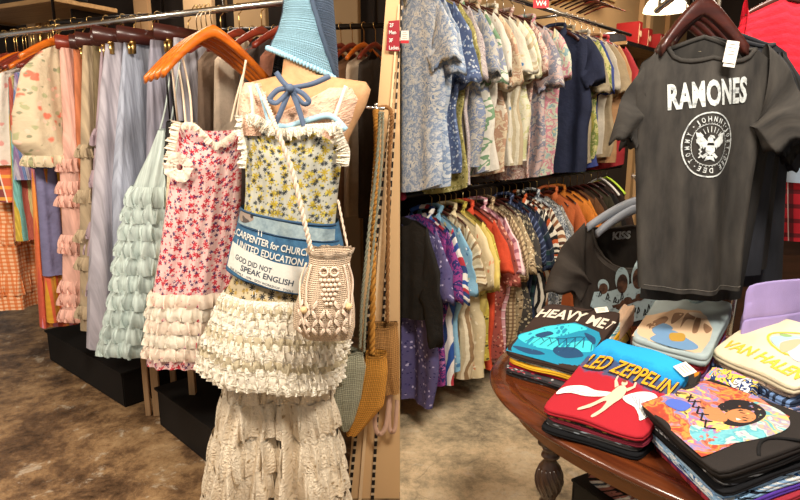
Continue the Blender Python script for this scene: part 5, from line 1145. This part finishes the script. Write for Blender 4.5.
# black strappy and cream dresses between mint and pink
BLK = material('black_satin', solid('#15120f', .1), .5); CRL = material('cream_lace', lace('#e0cfae', '#a38a68', 60), .9, bump=lace_bump)
kr, KO2, KS2 = hungpx('slip_dress', 2.52, [(120, 166, 186, .02), (150, 164, 190, .03), (300, 160, 196, .04)], BLK, 'black strappy dress between the mint dress and the pink floral dress', 'dress', seed=42, fold=.015, drop=.0, scoop=.01, nu=24, nv=16)
for a in ((170, 122, 165, 62), (176, 122, 168, 60)):
    bm = bmesh.new(); tube(bm, [at(a[0], a[1], 2.5)-KO2, at(a[2], a[3], 2.46)-KO2], .004, 6); link('strap', bm, BLK, kr)
cr_, CO2, CS2 = hungpx('lace_dress', 2.47, [(122, 171, 196, .02), (160, 168, 200, .03), (220, 165, 205, .035), (300, 158, 205, .04)], CRL, 'cream lace dress edge peeking out left of the pink floral dress', 'dress', seed=43, fold=.012, drop=.0, scoop=.01, nu=24, nv=16)
bm = bmesh.new(); tube(bm, [at(178, 124, 2.45)-CO2, at(172, 66, 2.4)-CO2], .004, 6); link('strap', bm, material('strap_cream', '#e0cbb0', .8), cr_)
# pink floral cami dress on orange hangers
PKF = material('pink_floral_cotton', blossoms([(.74, .49, .46), '#b82838', '#4c2c58', '#cc4c5c', (.82, .63, .57)], 27, .32, 5, .05), .85, bump=lambda b: (b.noise(b.vmap(b.uv(), (1, .12, 1)), 90, 2), .6, .006), spec=.15)
FR = material('cream_frill', lambda b: b.mix(b.below(b.vor(b.uv(), 60), .16, .05), lin('#e0cfbc'), lin('#cf9a94')), .9, bump=crumple, spec=.1)
FRC = material('white_frill', solid('#e2d8c6', .06), .9, bump=crumple, spec=.1)
PY = 2.34
pk, PO, PS = hungpx('cami_dress', PY, [(126, 180, 243, .04), (150, 176, 242, .055), (200, 167, 241, .06), (250, 160, 238, .065), (296, 152, 234, .075), (362, 147, 232, .085)], PKF, 'pink floral cami dress with frilled neckline and five frilled hem tiers', 'dress', nu=80, nv=50, seed=44, fold=.016, k=(8, 15, 24), drop=.0, neck=.12, scoop=.075)
for i, py in enumerate((290, 303, 316, 329, 342)): ruffle(pk, PS, vpx(PO, PS, PY, py), .050, .02, 25+i, FR if i % 2 == 0 else FRC, N=300, seed=i+20, flare=1.1)
def frill(parent, path, wid, amp, n, mat, out=Vector((0, -1, 0)), name='frill', down=True, seed=0, N=None):
    """gathered strip sewn along any path"""
    n = int(n*1.1); amp *= .75; pts = spline(path, 10); bm = bmesh.new(); uvl = bm.loops.layers.uv.verify(); G = []; N = max(60, n*8); R = random.Random(seed)
    def samp(t):
        x = t*(len(pts)-1); i = min(int(x), len(pts)-2); return pts[i].lerp(pts[i+1], x-i), (pts[i+1]-pts[i]).normalized()
    rows = 5; nz = [R.uniform(-.3, .3) for _ in range(N+1)]
    for i in range(N+1):
        p, t = samp(i/N); side = t.cross(out).normalized()
        if down and side.z > 0 and abs(side.z) > .2: side = -side
        a = i/N*n*2*math.pi; wv = (.6*math.sin(a)+.6*math.sin(a*1.37+2)+.4*math.sin(a*.61)+nz[i])*1.1; we = 1+.22*math.sin(a*.43+1)+.3*nz[i]
        G.append([bm.verts.new(p+side*wid*we*r/(rows-1)+out*(amp*(.5+.5*math.sin(r/(rows-1)*2.4)+.8*wv*r/(rows-1)))+t*amp*.3*math.cos(a)*r/(rows-1)) for r in range(rows)])
    for i in range(N):
        for r in range(rows-1):
            f = bm.faces.new((G[i][r], G[i+1][r], G[i+1][r+1], G[i][r+1]))
            for lp, (a, b) in zip(f.loops, ((i, r), (i+1, r), (i+1, r+1), (i, r+1))): lp[uvl].uv = (a/N*n*.03, b*wid/4)
    return link(name, bm, mat, parent)
def pp(O, Y, pts, dy=0): return [at(a, b, Y+dy)-O for a, b in pts]
frill(pk, pp(PO, PY, [(243, 118), (238, 126), (226, 137), (216, 142), (206, 133), (196, 124), (186, 122), (180, 126)], -.06), .024, .01, 26, FR, seed=1)
frill(pk, pp(PO, PY, [(181, 122), (177, 140), (174, 155), (173, 168)], -.065), .03, .012, 12, FR, down=False, seed=2)
for k in range(3):
    c = at(180, 167, PY-.075)-PO; frill(pk, [c+Vector((math.cos(a)*(.012+.012*k), -.004*k, math.sin(a)*(.012+.012*k))) for a in [j*2*math.pi/8 for j in range(9)]], .018, .008, 9, FR, name='fabric_flower', down=False, seed=k)
STR = material('strap_cream', '#e0cbb0', .8)
for pts in ([(192, 126), (190, 95), (183, 60), (181, 57)], [(186, 126), (183, 95), (179, 70)], [(236, 120), (240, 95), (246, 60)], [(231, 122), (236, 100), (243, 75)]):
    bm = bmesh.new(); tube(bm, spline(pp(PO, PY, pts, -.06)), .0042, 6); link('strap', bm, STR, pk)
HX = at(213, 30, 2.34)
for k in range(4):
    hx = HX+Vector((-.030*k, .035*k, -.004*k)); P = LP(212-4*k)
    r_ = empty('clothes_hanger', tuple(hx), ('glossy orange wooden hanger in front, carrying the pink floral dress', 'second glossy orange hanger behind the front one', 'third glossy orange hanger of the stack', 'rearmost glossy orange hanger of the stack')[k], 'clothes hanger', None, .8-.06*k)
    link('shoulder_bar', hanger_bm(.215, .165, .013, .022), WOOD_O, r_)
    M = Matrix.Rotation(-(.8-.06*k), 4, 'Z'); tgt = Vector((P.x, P.y, 2.055))-hx
    bm = bmesh.new(); tube(bm, spline([M @ Vector(q) for q in ((0, 0, .0), tgt*.35+Vector((0, 0, .03)), tgt+Vector((.03, -.03, -.02)), tgt+Vector((.012, -.012, .012)), tgt+Vector((-.015, .015, .0)))]), .0024, 6); link('hook', bm, BRASS, r_)

# ================================================================ MANNEQUIN
QY = 2.0
KRAFT = material('kraft_torso', lambda b: b.ramp(b.noise(b.uv(), 12, 5, .7), [(.3, lin('#a87a52')), (.7, lin('#c49a70'))]), .7)
mq, QO, QS = hungpx('dress_form', QY, [(60, 284, 318, .05), (76, 282, 320, .05), (82, 252, 366, .06), (90, 242, 371, .075), (106, 242, 366, .09), (130, 248, 353, .1), (150, 250, 344, .1), (205, 254, 332, .08), (240, 246, 338, .085), (300, 240, 340, .09), (330, 244, 336, .09)], KRAFT, 'headless tan dress form in layered clothes under a blue bonnet', 'mannequin', seed=50, fold=0.0, drop=.0, scoop=0)
bm = bmesh.new(); lathe(bm, [(.17, -QO.z+.0), (.17, -QO.z+.015), (.03, -QO.z+.03), (.014, -QO.z+.05), (.014, -.9)]); link('stand', bm, DARKMET, mq)
# peach lace camisole shoulder piece
CAMI = material('peach_lace', lace('#dcb49a', '#b8876a', 45), .85, bump=lace_bump); AQUA = material('aqua_band', '#9cc0d0', .8); CRS = material('cream_strap', '#e8dcc8', .8)
lc, LO, LS = hungpx('lace_bra_top', QY, [(89, 322, 358, .075), (100, 300, 362, .1), (118, 262, 356, .125), (140, 250, 346, .125)], CAMI, 'peach lace bra top under the floral camisole, one shoulder showing', 'top', seed=51, fold=0.0, drop=.0, scoop=0, neck=.0, nu=40, nv=14)
for pts, w_, m_ in (([(346, 86), (341, 100), (333, 122)], .009, CRS), ([(268, 122), (285, 127), (306, 121), (330, 116), (346, 130)], .014, AQUA), ([(256, 84), (262, 100), (268, 122)], .007, AQUA), ([(250, 86), (252, 100), (253, 118)], .008, CRS)):
    bm = bmesh.new(); tube(bm, spline(pp(LO, QY, pts, -.125)), w_*.7, 6); link('strap', bm, m_, lc)
LO2, LS2 = px_cloth(QY, [(84, 246, 266, .075), (96, 242, 272, .1), (112, 242, 276, .12), (135, 245, 286, .125)], fold=0, drop=0, scoop=0, neck=0, seed=3)
bm = bmesh.new(); LS2.mesh(bm, 26, 14); o = link('cup', bm, CAMI, lc); o.location = LO2-LO
# floral camisole
CFL = material('cream_botanical_cotton', blossoms(['#bfc0b2', '#a8922c', '#2a3038', '#c8b850', '#4c5450'], 27, .34, 7, .25), .85, bump=lambda b: (b.noise(b.vmap(b.uv(), (1, .15, 1)), 60, 2), .5, .006), spec=.15)
cf, CO, CS = hungpx('floral_camisole', QY, [(117, 244, 344, .135), (150, 247, 343, .14), (190, 247, 338, .125), (225, 244, 335, .118)], CFL, 'cream camisole with black and yellow botanical print and lace neckline on the dress form', 'top', seed=52, fold=.008, k=(9, 16, 26), drop=.0, neck=.10, scoop=.05, nu=70)
LAC = material('ivory_lace_trim', lace('#e6ddca', '#b8a88c', 80), .9, bump=lace_bump)
frill(cf, pp(CO, QY, [(342, 121), (326, 123), (308, 124), (293, 127), (281, 128), (272, 124), (262, 117), (252, 113), (245, 115)], -.150), .032, .012, 26, LAC, seed=4)
frill(cf, pp(CO, QY, [(243, 115), (243, 130), (247, 150), (246, 168)], -.12), .022, .009, 8, LAC, down=False, seed=5)
frill(cf, pp(CO, QY, [(340, 120), (344, 135), (350, 150), (349, 166)], -.1), .036, .012, 12, LAC, down=False, seed=6)
# denim printed waist panel
DN = material('blue_denim', lambda b: b.ramp(b.noise(b.vmap(b.uv(), (1, 1, 1)), 30, 4, .7), [(.3, lin('#2c4c6c')), (.7, lin('#44708f'))]), .85, bump=weave, spec=.2)
DLT = material('washed_denim', lambda b: b.ramp(b.noise(b.uv(), 24, 4, .7), [(.35, lin('#6a7c84')), (.65, lin('#93a3a6'))]), .85, bump=weave)
class Tilt(Cloth):
    tl = (0, 0)
    def P(s, u, v, side):
        p = Cloth.P(s, u, v, side); p.z -= (s.tl[0]+(s.tl[1]-s.tl[0])*v)*u; return p
    def front(s, x, z, off=.002):
        v = .5
        for _ in range(9):
            _, cx, hw, _ = interp(s.rows, v); u = max(-.999, min(.999, (x-cx)/hw)); p = s.P(u, v, -1); v = max(0, min(1, v+(p.z-z)/abs(s.rows[-1][1]-s.rows[0][1])))
        return Vector((x, p.y-off, z))
def tiltpx(name, Y, spec, mat, label, cat, tl, nu=60, nv=24, **kw):
    O, S0 = px_cloth(Y, spec, **kw); S0.__class__ = Tilt; S0.tl = tl; root = empty(name, tuple(O), label, cat); bm = bmesh.new(); S0.mesh(bm, nu, nv); link('body', bm, mat, root); return root, O, S0
dn, DO, DS = tiltpx('denim_mini_skirt', QY, [(213, 243, 338, .135), (235, 239, 343, .15), (258, 233, 347, .155), (279, 229, 348, .16)], DN, 'blue denim wrap skirt with white printed words tied over the floral dress', 'skirt', (.028, .05), seed=53, fold=.006, drop=0, scoop=0)
dl = px_local(DO, QY)
pr = Print()
pr.poly([dl(a, b) for a, b in ((246, 209), (280, 213), (320, 222), (337, 226), (337, 236), (318, 234), (290, 228), (262, 222), (243, 219))], 0)
pr.poly([dl(a, b) for a, b in ((238, 237), (260, 244), (285, 252), (318, 259), (325, 262), (322, 284), (300, 281), (265, 271), (233, 261))], 1)
pr.poly([dl(a, b) for a, b in ((246, 208), (258, 207), (262, 214), (252, 218), (245, 215))], 2, True)
def tx(s, a, b, hpx, mi, bold=.02):
    p = dl(*a); q = dl(*b); d = math.hypot(q[0]-p[0], q[1]-p[1]); pr.text(s, p[0], p[1], w=d, h=hpx/300*1.0, mi=mi, bold=bold, rot=math.atan2(q[1]-p[1], q[0]-p[0]))
tx('CARPENTER for CHURCH', (242, 230), (316, 248), 6.8, 1); tx('UNITED EDUCATION', (244, 240), (309, 256), 6.8, 1)
tx('GOD DID NOT', (243, 252), (281, 262), 5.2, 3); tx('SPEAK ENGLISH', (250, 261), (301, 274), 5.6, 3); tx('THE SUPPLY - 1976 - SIOU WORKSHOP - TOOLS', (237, 262), (301, 280), 2.2, 3, .01)
for a in ((268, 223), (271, 224), (263, 279), (266, 280)): pr.line([dl(*a), dl(a[0], a[1]+5)], .003, 1)
pr.line([dl(239, 226), dl(239, 233)], .004, 1); pr.line([dl(237, 229), dl(242, 230)], .004, 1)
pr.make('printed_words', lambda x, y, k: DS.front(x, y, .003+k*.0006), [DLT, material('print_offwhite', '#cfcdc4', .85), material('flower_patch', blotch(['#4c4440', '#8c7c70', '#2c2828'], 6, .1), .85), material('print_slate', '#3a4450', .85)], dn, .02, 'white band with CARPENTER for CHURCH words')
for v in (0.03, .22, .97):
    bm = bmesh.new(); tube(bm, [DS.P(-.97+1.94*i/40, v, -1)+Vector((0, -.003, 0)) for i in range(41)], .0035 if v < .1 else .002, 5); link('seam', bm, material('dark_seam', '#27415c', .8), dn)
# frilled overskirt
FRG = material('ecru_frill', solid('#c2b598', .1), .9, bump=crumple, spec=.1)
SKM = material('ecru_botanical', blossoms(['#bfae8a', '#2c2c2c', '#a8883c', '#7c6c4c'], 26, .3, 7, .15), .9, bump=crumple)
sk, SO, SS = tiltpx('frilled_skirt', QY, [(262, 240, 338, .12), (290, 228, 342, .15), (330, 212, 344, .18), (362, 205, 338, .19)], SKM, 'cream floral overskirt with many rows of white frills on the dress form', 'skirt', (.0, .03), seed=54, fold=.02, k=(5, 9, 14), drop=0, scoop=0, nu=60, nv=30)
for i in range(13): ruffle(sk, SS, .28+.058*i, .034, .017, 44+(i*5) % 9, (LAC, FRG, LAC, FRC)[i % 4], N=440, seed=i+40, flare=1.0)
# lace flared trousers: two wide legs
TRL = material('ivory_lace_cloth', lace('#e6d6bc', '#a8906c', 40, .2), .9, bump=lace_bump)
tr_ = empty('lace_trousers', tuple(at(275, 345, QY)), 'cream tiered lace flared trousers under the frilled skirt', 'trousers'); TO = tr_.location
for j, spec in enumerate(([(335, 236, 290, .07), (380, 226, 284, .08), (440, 212, 276, .1), (510, 202, 268, .12)], [(335, 270, 328, .07), (380, 276, 330, .08), (440, 280, 338, .1), (510, 280, 348, .12)])):
    O_, S_ = px_cloth(QY+.02*j, spec, fold=.045, k=(6, 10, 15), drop=0, scoop=0, seed=55+j)
    bm = bmesh.new(); S_.mesh(bm, 50, 34); o = link('leg', bm, TRL, tr_); o.location = O_-TO
    for i, v in enumerate((.14, .34, .52, .7, .86)): r_ = ruffle(tr_, S_, v, .12, .024, 12, TRL, N=300, seed=i+70+j*9); r_.location = O_-TO
# bonnet
BL = material('crochet_light_blue', crochet('#9cc8dc', .55), .9, bump=crochet_bump); BD = material('crochet_slate_blue', crochet('#5c6e86', .5), .9, bump=crochet_bump); RB = material('slate_ribbon', solid('#55647c'), .7)
BY = 2.1
bn = empty('crochet_bonnet', tuple(at(305, 40, BY)), 'light blue crocheted bonnet with slate side panel, tied over the neck', 'bonnet'); BO = bn.location
brows = [(-40, 298, 320, .04), (-22, 288, 330, .08), (-4, 285, 333, .095), (20, 283, 335, .105), (45, 278, 337, .115), (60, 274, 338, .12), (80, 271, 339, .12)]
O_, S_ = px_cloth(BY, brows, fold=0, drop=0, scoop=0, seed=1)
def bQ(u, side, v):
    p = S_.P(u, v, side)+(O_-BO); q = max(0, 1-u*u)
    if side < 0: p.z += .1*(.5-.5*u)*v**3; p.y -= .035*v*q
    return p
def ub(v): return -.25+1.22*v**.8
def sheet(f, ni, nj, name, mat):
    bm = bmesh.new(); uvl = bm.loops.layers.uv.verify(); G = [[bm.verts.new(f(i/ni, j/nj)) for j in range(nj+1)] for i in range(ni+1)]
    for i in range(ni):
        for j in range(nj):
            fc = bm.faces.new((G[i][j], G[i+1][j], G[i+1][j+1], G[i][j+1]))
            for lp, (a, b) in zip(fc.loops, ((i, j), (i+1, j), (i+1, j+1), (i, j+1))): lp[uvl].uv = (a/ni*.26, b/nj*.34)
    return link(name, bm, mat, bn)
sheet(lambda s, v: bQ(-.86+(ub(v)+.86)*s, -1, v), 30, 26, 'front_panel', BL)
sheet(lambda s, v: bQ(-1+.14*s, -1, v), 6, 26, 'side_panel', BD)
sheet(lambda s, v: bQ(ub(v)+(1-ub(v))*s, -1, v)+Vector((0, .001, 0)), 16, 26, 'side_panel', BD)
sheet(lambda s, v: bQ(1-2*s, 1, v), 30, 26, 'back_panel', BD)
bm = bmesh.new(); tube(bm, [bQ(ub(j/20), -1, j/20)+Vector((0, -.004, 0)) for j in range(21)], .008, 8); link('ridge_seam', bm, BD, bn)
bm = bmesh.new(); tube(bm, [bQ(-.98+1.9*k/140, -1, 1)+Vector((0, -.003, -.002)) for k in range(141)], [.0045+.0055*abs(math.sin(k*math.pi/6)) for k in range(141)], 8)
link('scalloped_edge', bm, material('crochet_edge', solid('#9cc8dc'), .9, bump=crochet_bump), bn)
def ribbon(bm, pts, w_, nrm=Vector((0, -1, 0)), tw=0):
    pts = spline(pts, 8); pr_ = None
    for i, p in enumerate(pts):
        t = (pts[min(i+1, len(pts)-1)]-pts[max(0, i-1)]).normalized(); s = t.cross(nrm).normalized(); s = (s+nrm*math.sin(tw*i/len(pts))*.6).normalized()
        row = [bm.verts.new(p+s*w_/2), bm.verts.new(p-s*w_/2), bm.verts.new(p-s*w_/2+nrm*.002), bm.verts.new(p+s*w_/2+nrm*.002)]
        if pr_:
            for k in range(4): bm.faces.new((pr_[k], pr_[(k+1) % 4], row[(k+1) % 4], row[k]))
        pr_ = row
for pts in ([(276, 72), (283, 82), (290, 88)], [(330, 76), (312, 84), (291, 88)], [(290, 88), (278, 90), (270, 99), (276, 103), (284, 96), (290, 89)], [(290, 88), (302, 93), (309, 101), (304, 104), (297, 97), (291, 90)], [(290, 89), (284, 104), (279, 116), (274, 126)], [(291, 89), (297, 104), (301, 116), (304, 126)]):
    bm = bmesh.new(); ribbon(bm, pp(BO, QY, pts, -.155), .016, tw=1.5); link('ribbon', bm, RB, bn)
bm = bmesh.new(); bmesh.ops.create_uvsphere(bm, u_segments=10, v_segments=8, radius=.013, matrix=Matrix.Translation(at(290, 88, QY-.165)-BO)); link('ribbon_knot', bm, RB, bn)
# ================================================================ CROCHETED OWL POUCH
def rope(bm, pts, r, tw=55, n=None):
    pts = spline(pts, 10); L = sum((b-a).length for a, b in zip(pts, pts[1:])); N = int(L/.006); out = [[], []]
    for k in range(N+1):
        x = k/N*(len(pts)-1); i = min(int(x), len(pts)-2); p = pts[i].lerp(pts[i+1], x-i); t = (pts[i+1]-pts[i]).normalized(); a = t.cross(Vector((0, 1, 0))).normalized(); b = t.cross(a); ph = k*.006*tw*3
        for j in (0, 1): out[j].append(p+(a*math.cos(ph+j*math.pi)+b*math.sin(ph+j*math.pi))*r*.5)
    for j in (0, 1): tube(bm, out[j], r*.62, 5)
OWL = material('crochet_blush', crochet('#ecd2b4', .78), .92, bump=crochet_bump); COR = material('blush_cord', '#dcc6b0', .85); OY = 1.74
ow, OO, OS = hungpx('crochet_pouch', OY, [(250, 309, 353, .045), (262, 309, 350, .04), (285, 302, 352, .055), (308, 294, 355, .06), (326, 293, 355, .055), (338, 306, 352, .03)], OWL, 'blush crocheted pouch bag with knotted cords, hanging across the dress form', 'bag', seed=60, fold=.003, drop=0, scoop=.005, neck=.05, nu=40, nv=24)
ruffle(ow, OS, .06, -.022, .007, 10, OWL, N=140, seed=3, name='scalloped_rim')
bm = bmesh.new(); uvl = bm.loops.layers.uv.verify()
rg = OS.ring(1, 24); vv = [bm.verts.new(p) for p, _ in rg]; bm.faces.new(vv); link('pouch_base', bm, OWL, ow)
bm = bmesh.new(); rope(bm, pp(OO, OY, [(312, 254), (304, 220), (292, 170), (276, 128)], .02), .0075); link('shoulder_strap', bm, COR, ow)
bm = bmesh.new(); rope(bm, [at(276, 128, OY+.02)-OO, at(270, 112, OY+.05)-OO, at(264, 96, OY+.16)-OO, at(268, 90, OY+.3)-OO], .0075); link('shoulder_strap', bm, COR, ow)
bm = bmesh.new(); rope(bm, pp(OO, OY, [(349, 254), (345, 235), (341, 215), (338, 200)], .06), .004); link('shoulder_strap', bm, COR, ow)
def onow(a, b, off=.004): p = at(a, b, OY)-OO; return OS.front(p.x, p.z, off)
for pts in ([(307, 262), (301, 280), (303, 300), (307, 320), (311, 332)], [(313, 262), (309, 280), (309, 300), (307, 320)], [(349, 262), (353, 280), (352, 300), (351, 322)], [(345, 262), (349, 282), (350, 303)]):
    bm = bmesh.new(); tube(bm, spline([onow(a, b, .008) for a, b in pts]), .0032, 6); link('draw_cord', bm, COR, ow)
BEAD = material('pale_wood_bead', '#d8b888', .5)
for a, b in ((307, 304), (350, 302)):
    bm = bmesh.new(); bmesh.ops.create_uvsphere(bm, u_segments=14, v_segments=10, radius=.0105, matrix=Matrix.Translation(onow(a, b, .012))); link('bead', bm, BEAD, ow)
bm = bmesh.new()
for k in range(7):
    for m_ in range(4):
        a, b = 303+k*7.2, 300+m_*8.5; s = 1 if (k+m_) % 2 else -1
        if abs(a-331)+abs(b-296) < 12: continue
        for q in (-.9, 0, .9): tube(bm, [onow(a-2.6, b-s*3.4+q*1.6), onow(a, b+q*1.6, .009), onow(a+2.6, b+s*3.4+q*1.6)], .0028, 5)
link('basket_knots', bm, COR, ow)
bm = bmesh.new()
for k in range(30):
    r = k % 6; c = k//6; a = 323+c*4+(r % 2)*2; b = 276+r*4.4
    if abs(a-332) > 11-(r*1.3): continue
    bmesh.ops.create_uvsphere(bm, u_segments=8, v_segments=6, radius=.0062, matrix=Matrix.Translation(onow(a, b, .004)))
for s in (-1, 1): tube(bm, [onow(331+s*(5+4*math.cos(t)), 268+4*math.sin(t), .006) for t in [k*math.pi/5 for k in range(11)]], .0035, 5)
link('knotted_breast', bm, COR, ow)
# ================================================================ STRAW BAGS on the board
PEG = empty('wall_peg', tuple(at(377, 108, 2.24)), 'small chrome peg on the beige board holding the straw bag straps', 'peg')
bm = bmesh.new(); tube(bm, [(0, .02, 0), (0, -.09, 0), (0, -.1, .012)], .006, 8); tube(bm, [(.03, -.1, -.005), (-.035, -.1, 0)], .006, 8); link('rod', bm, CHROME, PEG)
def straw(c, key): return material('straw_'+key, crochet(c, .45), .85, bump=crochet_bump)
def strawbag(name, Y, spec, mat, label, straps, sm, tl=(0, 0), **kw):
    r, O, S = tiltpx(name, Y, spec, mat, label, 'bag', tl, nu=34, nv=24, fold=.004, drop=0, scoop=.02, neck=.05, **kw)
    ruffle(r, S, .02, .012, .003, 14, mat, N=120, name='rim', seed=1)
    bm = bmesh.new(); rg = S.ring(1, 24); bm.faces.new([bm.verts.new(p) for p, _ in rg]); link('base', bm, mat, r)
    for pts, rr in straps: bm = bmesh.new(); rope(bm, pp(O, Y, pts, 0), rr); link('strap', bm, sm, r)
    return r
SG, SG_O, SG_B = straw('#b0ad92', 'sage'), straw('#e8a040', 'orange'), straw('#c08a4c', 'brown')
strawbag('straw_bag', 2.2, [(322, 368, 397, .02), (345, 368, 399.5, .035), (375, 370, 399.5, .04), (392, 378, 399.5, .03)], SG_B, 'brown woven straw bag hanging at the right edge of the beige board', [([(377, 108), (391, 112), (389, 160), (388, 240), (387, 322)], .008)], straw('#b07a44', 'brownstrap'), seed=62)
strawbag('straw_bag', 2.14, [(350, 366, 386, .02), (370, 362, 388, .03), (405, 352, 384, .03), (434, 346, 358, .02)], SG_O, 'orange crocheted bag with thick orange strap', [([(376, 110), (377, 150), (374, 200), (373, 260), (372, 355)], .012)], SG_O, seed=63)
strawbag('straw_bag', 2.06, [(344, 324, 362, .02), (360, 322, 366, .04), (395, 322, 361, .045), (420, 334, 354, .03), (430, 342, 349, .015)], SG, 'sage green crocheted bag in front of the orange bag', [([(380, 112), (377, 160), (368, 240), (362, 300), (360, 348)], .006), ([(383, 112), (381, 170), (372, 260), (366, 310), (364, 352)], .005)], SG, tl=(.03, .0), seed=64)
pb = empty('strap_loop', tuple(at(385, 400, 2.2)), 'pale pink looped cloth strap hanging below the brown straw bag', 'strap')
bm = bmesh.new(); ribbon(bm, pp(pb.location, 2.2, [(380, 390), (376, 410), (375, 425), (379, 434), (385, 428), (388, 410), (389, 392)]), .018, tw=1); ribbon(bm, pp(pb.location, 2.215, [(391, 390), (389, 415), (390, 430), (395, 428), (397, 400)]), .018, tw=1); link('loop', bm, material('pink_cloth', solid('#c8a088'), .8), pb)
